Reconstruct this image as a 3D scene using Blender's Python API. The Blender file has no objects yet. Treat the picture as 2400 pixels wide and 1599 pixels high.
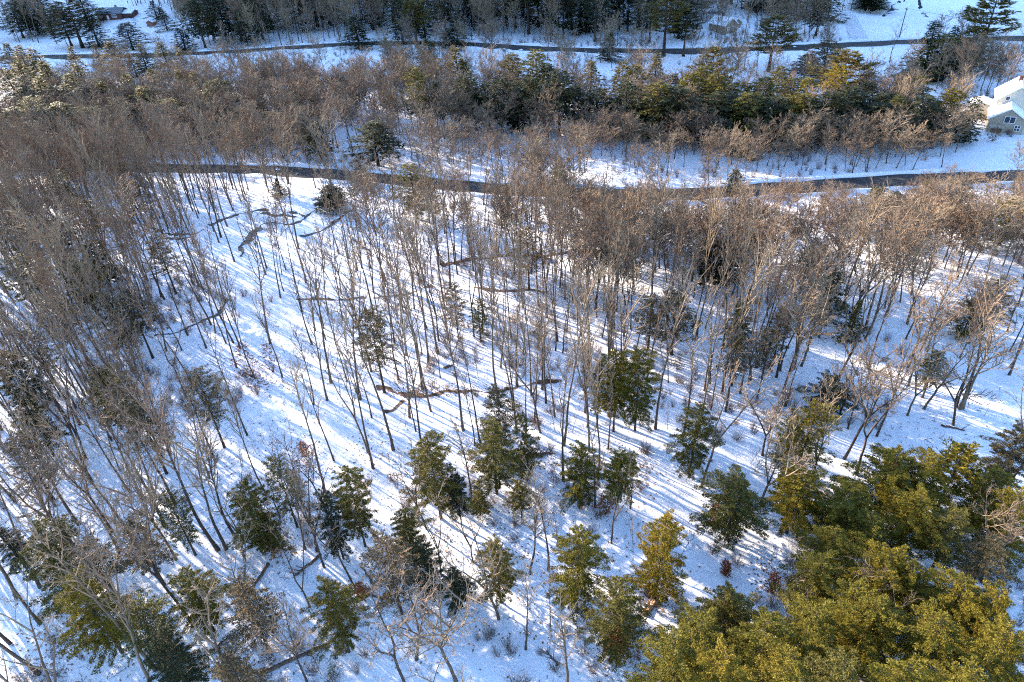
import bpy, math, random
import numpy as np
from mathutils import Vector

# ------------------------------------------------------------------ camera, sky, sun, exposure
SC = bpy.context.scene
COL = SC.collection
CAM_H = 60.0
PITCH, ROLL, FPX = math.radians(35.0), math.radians(-3.2), 1600.0      # FPX: focal length in photograph pixels (2400 wide)
SUN_EL = math.radians(18.5)
SUN_AZ = math.radians(140.0)            # direction TO the sun on the ground, from +X counter-clockwise
EXPOSURE = 2.3

cam_r = np.array([1, 0, 0.0]); cam_u0 = np.array([0, math.sin(PITCH), math.cos(PITCH)])
cam_f = np.array([0, math.cos(PITCH), -math.sin(PITCH)])
cam_R = math.cos(ROLL) * cam_r + math.sin(ROLL) * cam_u0
cam_U = -math.sin(ROLL) * cam_r + math.cos(ROLL) * cam_u0
from mathutils import Matrix
cd = bpy.data.cameras.new('camera'); cam = bpy.data.objects.new('camera', cd); COL.objects.link(cam)
cam.matrix_world = Matrix(((cam_R[0], cam_U[0], -cam_f[0], 0), (cam_R[1], cam_U[1], -cam_f[1], 0), (cam_R[2], cam_U[2], -cam_f[2], CAM_H), (0, 0, 0, 1)))
cd.sensor_width = 36.0; cd.lens = 24.0; cd.clip_start = 0.5; cd.clip_end = 8000
SC.camera = cam

W = bpy.data.worlds.new('World'); SC.world = W; W.use_nodes = True
nt = W.node_tree
bg = nt.nodes['Background']
sky = nt.nodes.new('ShaderNodeTexSky'); sky.sky_type = 'NISHITA'; sky.sun_disc = False
sky.sun_elevation = SUN_EL; sky.sun_rotation = math.radians(90) - SUN_AZ
sky.altitude = 300; sky.air_density = 1.0; sky.dust_density = 0.6; sky.ozone_density = 4.0
nt.links.new(sky.outputs[0], bg.inputs[0]); bg.inputs[1].default_value = 0.15

sd = bpy.data.lights.new('sun', 'SUN'); sun = bpy.data.objects.new('sun', sd); COL.objects.link(sun)
sd.energy = 4.5; sd.angle = math.radians(0.5); sd.color = (1.0, 0.84, 0.66)
sun_dir = Vector((math.cos(SUN_EL) * math.cos(SUN_AZ), math.cos(SUN_EL) * math.sin(SUN_AZ), math.sin(SUN_EL)))
sun.rotation_euler = sun_dir.to_track_quat('Z', 'Y').to_euler()
sun.location = (-200, 200, 200)

SC.view_settings.view_transform = 'Standard'
try: SC.view_settings.look = 'None'
except Exception: pass
SC.view_settings.exposure = EXPOSURE; SC.view_settings.gamma = 1.0
SC.render.engine = 'CYCLES'
cy = SC.cycles
cy.max_bounces = 5; cy.diffuse_bounces = 3; cy.glossy_bounces = 2; cy.transmission_bounces = 3; cy.transparent_max_bounces = 4
cy.volume_bounces = 0
cy.use_denoising = False
cy.filter_width = 1.1
cy.use_adaptive_sampling = True; cy.adaptive_threshold = 0.02

# ------------------------------------------------------------------ helpers
def tag(o, label=None, cat=None, group=None, kind=None):
    if label: o['label'] = label
    if cat: o['category'] = cat
    if group: o['group'] = group
    if kind: o['kind'] = kind
    return o

def link(name, data, parent=None):
    o = bpy.data.objects.new(name, data); COL.objects.link(o)
    if parent is not None: o.parent = parent
    return o

def mesh(name, verts, faces, mats, midx=None, smooth=False):
    me = bpy.data.meshes.new(name)
    me.from_pydata([tuple(v) for v in verts], [], faces)
    for m in (mats if isinstance(mats, (list, tuple)) else [mats]): me.materials.append(m)
    if midx is not None: me.polygons.foreach_set('material_index', midx)
    if smooth: me.polygons.foreach_set('use_smooth', [True] * len(me.polygons))
    me.update()
    return me

class MB:
    """collects shapes of one mesh"""
    def __init__(s): s.v = []; s.f = []
    def add(s, v, f):
        b = len(s.v); s.v += [tuple(p) for p in v]; s.f += [tuple(i + b for i in q) for q in f]
    def box(s, c, d, M=None):
        x, y, z = c; a, b, h = d[0] / 2, d[1] / 2, d[2] / 2
        v = [(x + i * a, y + j * b, z + k * h) for k in (-1, 1) for j in (-1, 1) for i in (-1, 1)]
        s.add(v, [(0, 2, 3, 1), (4, 5, 7, 6), (0, 1, 5, 4), (2, 6, 7, 3), (0, 4, 6, 2), (1, 3, 7, 5)])
    def tube(s, pts, rads, n=6, cap=True):
        pts = [np.asarray(p, float) for p in pts]; b = len(s.v); m = len(pts)
        for i in range(m):
            t = pts[min(i + 1, m - 1)] - pts[max(i - 1, 0)]; t /= np.linalg.norm(t) + 1e-9
            a = np.cross(t, (1, 0, 0) if abs(t[0]) < .8 else (0, 1, 0)); a /= np.linalg.norm(a) + 1e-9
            c = np.cross(t, a)
            for k in range(n):
                w = 2 * math.pi * k / n
                s.v.append(tuple(pts[i] + rads[i] * (math.cos(w) * a + math.sin(w) * c)))
        for i in range(m - 1):
            for k in range(n):
                k2 = (k + 1) % n
                s.f.append((b + i * n + k, b + i * n + k2, b + (i + 1) * n + k2, b + (i + 1) * n + k))
        if cap:
            s.f.append(tuple(b + k for k in range(n))[::-1]); s.f.append(tuple(b + (m - 1) * n + k for k in range(n)))
    def spike(s, p0, p1, r, n=3):
        p0 = np.asarray(p0, float); p1 = np.asarray(p1, float); t = p1 - p0; t /= np.linalg.norm(t) + 1e-9
        a = np.cross(t, (1, 0, 0) if abs(t[0]) < .8 else (0, 1, 0)); a /= np.linalg.norm(a) + 1e-9
        c = np.cross(t, a); b = len(s.v)
        for k in range(n):
            w = 2 * math.pi * k / n
            s.v.append(tuple(p0 + r * (math.cos(w) * a + math.sin(w) * c)))
        s.v.append(tuple(p1))
        for k in range(n): s.f.append((b + k, b + (k + 1) % n, b + n))
    def mesh(s, name, mat, smooth=False): return mesh(name, s.v, s.f, mat, smooth=smooth)
    def build(s, name, mat, parent=None, smooth=False): return link(name, s.mesh(name, mat, smooth), parent)

# smooth value noise on numpy arrays
def _h(ix, iy, seed):
    n = (ix.astype(np.int64) * 374761393 + iy.astype(np.int64) * 668265263 + seed * 974711) & 0x7fffffff
    n = ((n ^ (n >> 13)) * 1274126177) & 0x7fffffff
    return ((n ^ (n >> 16)) & 0xffff) / 65535.0
def vnoise(x, y, seed=0):
    x = np.asarray(x, float); y = np.asarray(y, float)
    ix = np.floor(x); iy = np.floor(y); fx = x - ix; fy = y - iy
    fx = fx * fx * (3 - 2 * fx); fy = fy * fy * (3 - 2 * fy)
    a = _h(ix, iy, seed); b = _h(ix + 1, iy, seed); c = _h(ix, iy + 1, seed); d = _h(ix + 1, iy + 1, seed)
    return (a + (b - a) * fx) * (1 - fy) + (c + (d - c) * fx) * fy - 0.5

# ------------------------------------------------------------------ terrain
def height(x, y, micro=True):
    x = np.asarray(x, float); y = np.asarray(y, float)
    z = 1.6 * vnoise(x / 45, y / 45, 3) + 0.7 * vnoise(x / 14, y / 14, 5)
    s = y + 0.34 * x
    flat = np.clip((s - 250) / 40, 0, 1)
    z = z * (1 - 0.7 * flat)
    z = z + 0.16 * np.clip(s - 322, 0, 46) * np.clip((160 - x) / 60, 0, 1)
    r = np.clip((s - 372) / 250, 0, 1.0)
    hill = 348 * (r * r * (3 - 2 * r) * 0.5 + r * 0.5)
    z = z + hill + np.where(s > 372, np.clip(s - 372, 0, 300) / 300 * (26 * vnoise(x / 90, y / 90, 8) + 10 * vnoise(x / 30, y / 30, 9)), 0)
    if micro:
        z = z + 0.30 * vnoise(x / 3.1, y / 3.1, 11) + 0.22 * vnoise(x / 1.25, y / 1.25, 12)
    return z
def hz(x, y): return float(height(x, y))

def ray(px, py):
    return cam_f * FPX + cam_R * (px - 1200) + cam_U * (799.5 - py)
def ground(px, py, above=0.0):
    """world point on the terrain (plus `above`) seen at a photograph pixel"""
    d = ray(px, py); z = above
    for _ in range(12):
        t = (z - CAM_H) / d[2]; p = np.array([0, 0, CAM_H]) + d * t
        z = 0.5 * z + 0.5 * (float(height(p[0], p[1], False)) + above)
    return p
def project(p):
    v = np.asarray(p, float) - (0, 0, CAM_H); k = v.dot(cam_f)
    if k < 1: return (-9999, -9999, 1)
    return 1200 + v.dot(cam_R) * FPX / k, 799.5 - v.dot(cam_U) * FPX / k, k

# ------------------------------------------------------------------ materials
def new_mat(name):
    m = bpy.data.materials.new(name); m.use_nodes = True
    return m, m.node_tree, m.node_tree.nodes['Principled BSDF']
def noise_node(t, scale, detail=3, coord='Object', rough=.6):
    tc = t.nodes.new('ShaderNodeTexCoord'); n = t.nodes.new('ShaderNodeTexNoise')
    n.inputs['Scale'].default_value = scale; n.inputs['Detail'].default_value = detail; n.inputs['Roughness'].default_value = rough
    t.links.new(tc.outputs[coord], n.inputs['Vector']); return n
def ramp(t, src, stops):
    r = t.nodes.new('ShaderNodeValToRGB'); e = r.color_ramp.elements
    while len(e) < len(stops): e.new(0.5)
    for q, (p, c) in zip(e, stops): q.position = p; q.color = (*c, 1)
    t.links.new(src, r.inputs[0]); return r
def simple(name, c, rough=.7, var=.15, scale=2.0, metal=0, bump=0):
    m, t, b = new_mat(name)
    n = noise_node(t, scale, 4)
    r = ramp(t, n.outputs['Fac'], [(.3, tuple(k * (1 - var) for k in c)), (.7, tuple(min(1, k * (1 + var)) for k in c))])
    t.links.new(r.outputs[0], b.inputs['Base Color']); b.inputs['Roughness'].default_value = rough; b.inputs['Metallic'].default_value = metal
    if bump:
        bp = t.nodes.new('ShaderNodeBump'); bp.inputs['Strength'].default_value = bump; bp.inputs['Distance'].default_value = .05
        t.links.new(n.outputs['Fac'], bp.inputs['Height']); t.links.new(bp.outputs[0], b.inputs['Normal'])
    return m
def varied(name, cols, rough=.8, noise=.25, nscale=3.0, trans=0.0):
    """colour picked per object (Object Info random) with a little noise over the surface"""
    m, t, b = new_mat(name)
    oi = t.nodes.new('ShaderNodeObjectInfo')
    k = len(cols)
    r = ramp(t, oi.outputs['Random'], [(i / max(1, k - 1), c) for i, c in enumerate(cols)])
    n = noise_node(t, nscale, 3)
    hsv = t.nodes.new('ShaderNodeHueSaturation')
    mr = t.nodes.new('ShaderNodeMapRange'); mr.inputs[1].default_value = .3; mr.inputs[2].default_value = .7
    mr.inputs[3].default_value = 1 - noise; mr.inputs[4].default_value = 1 + noise
    t.links.new(n.outputs['Fac'], mr.inputs[0]); t.links.new(mr.outputs[0], hsv.inputs['Value'])
    t.links.new(r.outputs[0], hsv.inputs['Color']); t.links.new(hsv.outputs[0], b.inputs['Base Color'])
    b.inputs['Roughness'].default_value = rough
    b.inputs['Specular IOR Level'].default_value = .2
    if trans:
        tl = t.nodes.new('ShaderNodeBsdfTranslucent'); mx = t.nodes.new('ShaderNodeMixShader'); mx.inputs[0].default_value = trans
        t.links.new(hsv.outputs[0], tl.inputs[0]); out = t.nodes['Material Output']
        t.links.new(b.outputs[0], mx.inputs[1]); t.links.new(tl.outputs[0], mx.inputs[2]); t.links.new(mx.outputs[0], out.inputs[0])
    return m

def snow_material():
    m, t, b = new_mat('snow')
    n1 = noise_node(t, 0.9, 5); n2 = noise_node(t, 4.5, 4); n3 = noise_node(t, .05, 3)
    r = ramp(t, n3.outputs['Fac'], [(.3, (.80, .80, .82)), (.7, (.87, .87, .88))])
    t.links.new(r.outputs[0], b.inputs['Base Color']); b.inputs['Roughness'].default_value = .55
    b.inputs['Specular IOR Level'].default_value = .15
    add = t.nodes.new('ShaderNodeMath'); add.operation = 'MULTIPLY_ADD'; add.inputs[1].default_value = .35
    t.links.new(n2.outputs['Fac'], add.inputs[0]); t.links.new(n1.outputs['Fac'], add.inputs[2])
    bp = t.nodes.new('ShaderNodeBump'); bp.inputs['Strength'].default_value = .6; bp.inputs['Distance'].default_value = .22
    t.links.new(add.outputs[0], bp.inputs['Height']); t.links.new(bp.outputs[0], b.inputs['Normal'])
    return m

M = {}
M['snow'] = snow_material()
M['roof_snow'] = simple('roof_snow', (.82, .83, .85), .6, .04, .8, bump=.3)
M['asphalt'] = simple('asphalt', (.030, .029, .029), .85, .5, .35)
M['packed'] = simple('packed_snow', (.62, .62, .64), .7, .12, .5)
M['water'] = simple('dark_water', (.012, .018, .024), .45, .3, .7)
M['ditch'] = simple('leaf_ditch', (.10, .058, .035), .9, .7, 1.3)
M['bark'] = varied('bark', [(.065, .049, .037), (.095, .071, .052), (.15, .115, .083), (.075, .055, .042)], .9, .35, 1.5)
M['twig'] = varied('twig', [(.15, .105, .07), (.22, .155, .10), (.19, .125, .083), (.26, .19, .12), (.145, .115, .088)], .8, .2, 1.0)
M['redtwig'] = varied('red_twig', [(.16, .075, .045), (.19, .10, .06)], .8, .2, 1.0)
M['cbark'] = varied('conifer_bark', [(.05, .036, .027), (.085, .058, .04)], .9, .3, 1.5)
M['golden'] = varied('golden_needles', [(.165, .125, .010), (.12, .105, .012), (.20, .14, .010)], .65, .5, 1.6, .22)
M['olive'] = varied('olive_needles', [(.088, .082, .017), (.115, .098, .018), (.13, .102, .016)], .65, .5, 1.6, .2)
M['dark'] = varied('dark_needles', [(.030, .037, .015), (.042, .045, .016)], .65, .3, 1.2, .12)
M['brown'] = varied('brown_needles', [(.12, .09, .045), (.10, .082, .034), (.14, .098, .05)], .75, .3, 1.2, .2)
M['pine'] = varied('sunlit_tone_needles', [(.105, .080, .016), (.13, .095, .019)], .65, .3, 1.2, .2)  # sunlit crown tone put into the needle colour, on spruces and hemlocks too
M['orange'] = varied('orange_leaves', [(.26, .075, .022), (.30, .11, .035), (.21, .06, .025)], .7, .3, 2.0, .25)
M['red_wall'] = simple('red_wall', (.10, .035, .028), .8, .2, 2)
M['shed_wall'] = simple('shed_wall', (.26, .085, .04), .8, .15, 2)
M['teal_roof'] = simple('teal_roof', (.035, .075, .10), .45, .15, .6)
M['cream_wall'] = simple('cream_wall', (.56, .50, .40), .8, .05, 1)
M['grey_wall'] = simple('grey_wall', (.34, .29, .22), .8, .1, 1)
M['tan_wall'] = simple('tan_wall', (.30, .22, .15), .8, .1, 1)
M['trim'] = simple('white_trim', (.75, .75, .74), .6, .04, 1)
M['glass'] = simple('window_glass', (.02, .03, .04), .08, .2, 1)
M['metal'] = simple('grey_metal', (.20, .20, .20), .4, .1, 1, metal=.6)
M['pole'] = simple('pole_wood', (.085, .062, .045), .85, .2, 2)
M['wire'] = simple('wire', (.03, .03, .03), .6, .1, 2)
M['log'] = simple('log_bark', (.11, .075, .055), .9, .4, 2.5)
M['cut_wood'] = simple('cut_wood', (.50, .27, .12), .8, .3, 3)
M['rock'] = simple('rock', (.20, .18, .165), .9, .3, 1.2, bump=.4)
M['door'] = simple('door_paint', (.16, .12, .10), .6, .1, 1)

# ------------------------------------------------------------------ ground sheet
def spaced(spec):
    out = [spec[0][0]]
    for a, b, st in spec:
        n = max(1, int(round((b - a) / st))); out += list(np.linspace(a, b, n + 1)[1:])
    return np.array(out)
gx = spaced([(-4000, -1400, 650), (-1400, -420, 20), (-420, -120, 3), (-120, 110, .65), (110, 300, 3), (300, 700, 25), (700, 4000, 650)])
gy = spaced([(-1500, -60, 240), (-60, 26, 2.5), (26, 125, .6), (125, 200, 1.0), (200, 420, 2.5), (420, 1100, 14), (1100, 5000, 780)])
GX, GY = np.meshgrid(gx, gy); GZ = height(GX, GY)
nx, ny = len(gx), len(gy)
ii = np.arange(nx * ny).reshape(ny, nx)
q = np.stack([ii[:-1, :-1], ii[:-1, 1:], ii[1:, 1:], ii[1:, :-1]], -1).reshape(-1, 4)
me = bpy.data.meshes.new('snow_ground')
me.vertices.add(nx * ny); me.vertices.foreach_set('co', np.stack([GX, GY, GZ], -1).reshape(-1).astype(np.float32))
me.loops.add(q.size); me.loops.foreach_set('vertex_index', q.reshape(-1).astype(np.int32))
me.polygons.add(len(q)); me.polygons.foreach_set('loop_start', (np.arange(len(q)) * 4).astype(np.int32)); me.polygons.foreach_set('loop_total', np.full(len(q), 4, np.int32))
me.polygons.foreach_set('use_smooth', np.ones(len(q), bool)); me.update(calc_edges=True); me.validate()
me.materials.append(M['snow'])
tag(link('ground', me), 'snow-covered forest floor', kind='structure')

def resample(pts, step):
    pts = np.array(pts, float); out = [pts[0]]
    for a, b in zip(pts[:-1], pts[1:]):
        n = max(1, int(np.linalg.norm(b - a) / step)); out += [a + (b - a) * k / n for k in range(1, n + 1)]
    return np.array(out)
def smooth_line(p, it=3):
    for _ in range(it):
        q2 = p.copy(); q2[1:-1] = (p[:-2] + 2 * p[1:-1] + p[2:]) / 4; p = q2
    return p
def ribbon_pts(c, wl, wr):
    t = np.gradient(c, axis=0); t /= np.linalg.norm(t, axis=1)[:, None] + 1e-9
    n = np.stack([-t[:, 1], t[:, 0]], 1)
    return c + n * wl[:, None], c - n * wr[:, None]
ROADS = []
def road(name, px, width, mat, lift, label, step=3.0, jag=.25, cross=4):
    c = np.array([ground(*p)[:2] for p in px]); c = smooth_line(resample(c, step), 25)
    ROADS.append((c, width))
    rng = np.random.default_rng(len(ROADS))
    h = np.full(len(c), width / 2)
    L, Rr = ribbon_pts(c, h + rng.normal(0, jag, len(c)), h + rng.normal(0, jag, len(c)))
    # a road is level across: the highest ground under its section plus a little
    V = []; Fc = []
    lev = np.max([height(*(L * (1 - k) + Rr * k).T) for k in np.linspace(0, 1, 7)], axis=0); lev = np.convolve(np.pad(lev, 4, mode='edge'), np.ones(9) / 9, 'valid')
    lev = np.maximum(lev, np.max([height(*(L * (1 - k) + Rr * k).T) for k in np.linspace(0, 1, 7)], axis=0)) + lift
    for i in range(len(c)):
        V += [(L[i][0], L[i][1], lev[i] - .5), (L[i][0], L[i][1], lev[i]), (Rr[i][0], Rr[i][1], lev[i]), (Rr[i][0], Rr[i][1], lev[i] - .5)]
    for i in range(len(c) - 1):
        b = i * 4
        for k in range(3): Fc.append((b + k, b + k + 1, b + 5 + k, b + 4 + k))
    o = link(name, mesh(name, V, Fc, mat)); tag(o, label, kind='structure'); return c
def snow_bank(c, width, label, seed):
    c = c[::1]; n = len(c)
    for s_ in (-1, 1):
        o1, o2 = (np.full(n, width / 2 - .1), np.full(n, width / 2 + 1.5))
        a_, _ = ribbon_pts(c, s_ * o1, s_ * o1); m_, _ = ribbon_pts(c, s_ * (o1 * .5 + o2 * .5), s_ * o1); b_, _ = ribbon_pts(c, s_ * o2, s_ * o1)
        V = []; Fc = []
        for i in range(n):
            hh = .35 + .9 * max(0, float(vnoise(i / 1.7, seed * 5 + s_, 61)) + .35)
            V += [(a_[i][0], a_[i][1], hz(*a_[i]) - .3), (a_[i][0] * .6 + m_[i][0] * .4, a_[i][1] * .6 + m_[i][1] * .4, hz(*a_[i]) + hh * .8), (m_[i][0], m_[i][1], hz(*m_[i]) + hh), (b_[i][0], b_[i][1], hz(*b_[i]) - .2)]
        for i in range(n - 1):
            for k in range(3): Fc.append((i * 4 + k, i * 4 + k + 1, i * 4 + 5 + k, i * 4 + 4 + k))
        o = link('snow_bank', mesh('snow_bank', V, Fc, M['snow'], smooth=True)); tag(o, label, kind='structure')
lower = road('lower_road', [(-500, 398), (-250, 396), (0, 396), (300, 396), (500, 396), (650, 403), (800, 414), (1000, 432), (1150, 446), (1300, 458), (1450, 464), (1600, 462), (1800, 445), (2000, 432), (2200, 422), (2400, 414), (2700, 404)], 6.6, M['asphalt'], .05, 'dark cleared road running across the middle of the woods')
upper = road('upper_road', [(-500, 150), (0, 139), (300, 133), (500, 126), (700, 113), (850, 103), (1000, 103), (1150, 109), (1300, 119), (1450, 123), (1600, 122), (1750, 118), (1900, 112), (2100, 102), (2250, 96), (2400, 92), (2700, 84)], 9.5, M['asphalt'], .05, 'dark cleared road along the far side of the valley')
road('driveway', [(2020, 98), (2005, 75), (1992, 50), (1985, 25), (1975, -10), (1960, -40)], 6.0, M['packed'], .08, 'snow-packed driveway joining the upper road')
road('driveway', [(440, 128), (420, 112), (395, 100), (350, 88), (325, 72), (300, 60)], 3.4, M['packed'], .08, 'snow-packed driveway to the red house')

snow_bank(lower, 6.8, 'ploughed snow bank along the middle road', 1); snow_bank(upper, 9.6, 'ploughed snow bank along the far road', 2)

def near_road(x, y, m=0.0):
    for c, w in ROADS:
        if np.min((c[:, 0] - x) ** 2 + (c[:, 1] - y) ** 2) < (w / 2 + m) ** 2: return True
    return False

# brooks and ditches: ragged ribbons lying just on the snow
BROOKS = []
def brook(name, px, width, mat, label, seed, gaps=0.0, kind='structure'):
    rng = np.random.default_rng(seed)
    c = np.array([ground(*p)[:2] for p in px]); c = smooth_line(resample(c, .45), 2)
    n = len(c)
    wob = np.stack([vnoise(np.arange(n) / 5.0 + seed * 7, np.zeros(n), 21), vnoise(np.arange(n) / 5.0 + seed * 7, np.ones(n) * 3.3, 22)], 1)
    c = c + wob * width * .9 + rng.normal(0, .07 * width, c.shape)
    BROOKS.append(c)
    w = width * .5 / 2 * (.25 + 1.7 * np.clip(.5 + 1.5 * vnoise(np.arange(n) / 4.0, np.full(n, seed * 3.7), 23), 0, 1.3))
    wl = w * (.45 + 1.1 * rng.random(n)); wr = w * (.45 + 1.1 * rng.random(n))
    L, Rr = ribbon_pts(c, wl, wr)
    g = vnoise(np.arange(n) / 7.0, np.full(n, seed * 1.3), 24) + .5
    V = []; Fc = []
    for i in range(n):
        mid = (L[i] + Rr[i]) / 2
        for p in (L[i], mid, Rr[i]): V.append((p[0], p[1], hz(p[0], p[1]) + .05))
    for i in range(n - 1):
        if g[i] < gaps: continue
        for k in range(2): Fc.append((i * 3 + k, i * 3 + k + 1, i * 3 + 4 + k, i * 3 + 3 + k))
    o = link(name, mesh(name, V, Fc, mat)); tag(o, label, kind=kind); return o
brook('brook', [(870, 445), (862, 437), (845, 448), (820, 462), (790, 478), (750, 490), (720, 507), (700, 522), (685, 528), (660, 527), (640, 522), (620, 522), (605, 537), (585, 550), (570, 570), (560, 600)], 1.5, M['water'], 'dark brook looping through the open snow', 1)
brook('brook', [(868, 440), (860, 462), (840, 485), (805, 505), (780, 522), (755, 538), (725, 550), (700, 556)], 1.1, M['water'], 'thin broken brook on the open snow', 2, .28)
brook('brook', [(715, 505), (690, 500), (660, 497), (630, 492), (600, 493), (570, 498), (540, 510), (500, 525), (460, 548), (430, 550), (400, 548), (370, 540), (330, 525), (290, 520), (240, 528), (190, 530)], 1.3, M['water'], 'dark brook winding among the trunks', 3, .1)
brook('brook', [(690, 512), (670, 505), (640, 508), (615, 498)], 1.0, M['water'], 'short side arm of the brook', 4)
brook('brook', [(460, 552), (420, 560), (380, 558), (350, 562), (300, 575), (265, 580)], .9, M['water'], 'narrow brook arm among dense trunks', 5, .25)
brook('brook', [(535, 700), (515, 728), (505, 740), (480, 748), (440, 770), (410, 785), (360, 790)], .8, M['water'], 'thin dark rill in the snow', 6, .15)
brook('ditch', [(690, 703), (740, 700), (800, 704), (850, 702), (900, 696), (960, 688), (1015, 668)], .7, M['ditch'], 'thin brown ditch crossing the snow', 7, .1)
brook('ditch', [(1030, 620), (1080, 612), (1130, 605), (1180, 600), (1270, 602), (1330, 590), (1400, 592), (1470, 585), (1530, 578)], 1.3, M['ditch'], 'brown ditch among the tan trees', 8, .2)
brook('ditch', [(1110, 676), (1150, 680), (1200, 682), (1260, 682), (1330, 700)], .9, M['ditch'], 'short brown ditch between slender trees', 9, .2)
brook('ditch', [(845, 918), (900, 905), (920, 918), (960, 926), (1010, 928), (1050, 922), (1090, 918), (1130, 920), (1180, 918), (1220, 910), (1265, 900), (1310, 890)], 1.15, M['ditch'], 'leaf-filled ditch across the sunlit clearing', 10, .3)
brook('ditch', [(900, 965), (925, 962), (945, 942)], .7, M['ditch'], 'short side arm of the leaf-filled ditch', 12, 0)
brook('brook', [(2330, 440), (2370, 445), (2420, 448), (2480, 452)], 1.0, M['water'], 'dark brook below the road near the cream house', 13, .1)
brook('brook', [(2072, 38), (2090, 24), (2115, 14), (2150, 2), (2190, -8)], 2.0, M['water'], 'dark brook at the edge of the snow field', 14, .05)

def pond(px, label):
    c = [ground(*p) for p in px]; c = smooth_line(resample(np.array([p[:2] for p in c + c[:1]]), 1.5), 3)[:-1]
    z = max(hz(*p) for p in c) + .06
    o = link('pond', mesh('pond', [(p[0], p[1], z) for p in c], [tuple(range(len(c)))], M['water'])); tag(o, label, kind='structure')
pond([(2215, 140), (2170, 148), (2130, 158), (2105, 172), (2092, 190), (2096, 200), (2130, 197), (2170, 196), (2215, 192)], 'dark unfrozen pond below the upper road')

# ------------------------------------------------------------------ trees: generators
def bare_parts(seed, H=20.0, cb=.5, R=2.4, limbs=16, subs=6, twigs=5, up=(45, 72), fork=0, twr=.026, bark=None, twig=None, r0=None, sub2=True):
    rg = random.Random(seed); tr = MB(); cr = MB()
    r0 = r0 or .0085 * H
    def wander(p, d, L, n, bend, grav=.0):
        pts = [np.array(p, float)]; d = np.array(d, float)
        for i in range(n):
            d = d + np.array([rg.gauss(0, bend), rg.gauss(0, bend), rg.gauss(0, bend * .5) + grav]); d /= np.linalg.norm(d)
            pts.append(pts[-1] + d * L / n)
        return pts
    def at(pts, t):
        k = t * (len(pts) - 1); i = min(int(k), len(pts) - 2); a = k - i
        d = pts[i + 1] - pts[i]; return pts[i] * (1 - a) + pts[i + 1] * a, d / (np.linalg.norm(d) + 1e-9)
    stems = []
    if fork:
        fh = H * rg.uniform(.22, .42); t0 = wander((0, 0, -.4), (rg.gauss(0, .04), rg.gauss(0, .04), 1), fh + .4, 4, .05, .05)
        tr.tube(t0, [r0 * (1.35 if i == 0 else 1 - .08 * i) for i in range(5)], 7)
        for k in range(fork):
            a = 2 * math.pi * k / fork + rg.uniform(-.5, .5); sp = rg.uniform(.25, .5)
            st = wander(t0[-1] - np.array((0, 0, .15)), (math.cos(a) * sp, math.sin(a) * sp, 1), (H - fh) * rg.uniform(.82, 1.0), 7, .09, .06)
            tr.tube(st, [r0 * .66 * (1 - .87 * i / 7) for i in range(8)], 6); stems.append((st, .12, limbs // fork))
    else:
        st = wander((0, 0, -.4), (rg.gauss(0, .03), rg.gauss(0, .03), 1), H * .97 + .4, 10, .035, .03)
        tr.tube(st, [r0 * (1.4 if i == 0 else (1 - .93 * i / 10)) for i in range(11)], 7); stems.append((st, cb, limbs))
    for st, c0, nl in stems:
        for i in range(nl):
            t = c0 + (1 - c0) * ((i + rg.random()) / nl) ** .9 * .97
            p, d = at(st, t); a = i * 2.4 + rg.uniform(-.7, .7); el = math.radians(rg.uniform(*up))
            u = (t - c0) / (1 - c0)
            prof = (.55 + .9 * u) * (1 - u) ** .55 + .18
            L = R * prof / max(.35, math.cos(el)) * rg.uniform(.7, 1.2)
            dr = np.array((math.cos(a) * math.cos(el), math.sin(a) * math.cos(el), math.sin(el)))
            lp = wander(p, dr, L, 4, .10, .05)
            rb = max(.026, min(.085, .018 * L + .015)) * (r0 / .21) ** .4
            cr.tube(lp, [rb * (1 - .78 * j / 4) for j in range(5)], 4, False)
            for s in range(subs):
                ts = .25 + .75 * (s + rg.random()) / subs
                q, dd = at(lp, ts); ax = np.array([rg.gauss(0, 1), rg.gauss(0, 1), rg.gauss(.35, .6)]); ax -= ax.dot(dd) * dd; ax /= np.linalg.norm(ax) + 1e-9
                sd_ = dd * rg.uniform(.5, .9) + ax * rg.uniform(.5, .85); sl = max(.5, L * rg.uniform(.22, .42) * (1.25 - .6 * ts))
                sp_ = wander(q, sd_ / np.linalg.norm(sd_), sl, 2, .12, .07)
                cr.tube(sp_, [rb * .42, rb * .32, twr * .6], 3, False)
                for w in range(twigs):
                    tw = .15 + .85 * (w + rg.random()) / twigs
                    q2, d2 = at(sp_, min(.999, tw)); ax = np.array([rg.gauss(0, 1), rg.gauss(0, 1), rg.gauss(.3, .7)]); ax -= ax.dot(d2) * d2; ax /= np.linalg.norm(ax) + 1e-9
                    tl = max(.35, sl * rg.uniform(.35, .7)); e = q2 + (d2 * .75 + ax * rg.uniform(.35, .7)) * tl
                    cr.spike(q2, e, twr)
                    if sub2 and rg.random() < .5:
                        mid = q2 + (e - q2) * .5; cr.spike(mid, mid + (d2 * .4 + ax * -.5 + np.array((0, 0, .35))) * tl * .5, twr * .8)
    return tr, cr

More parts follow.
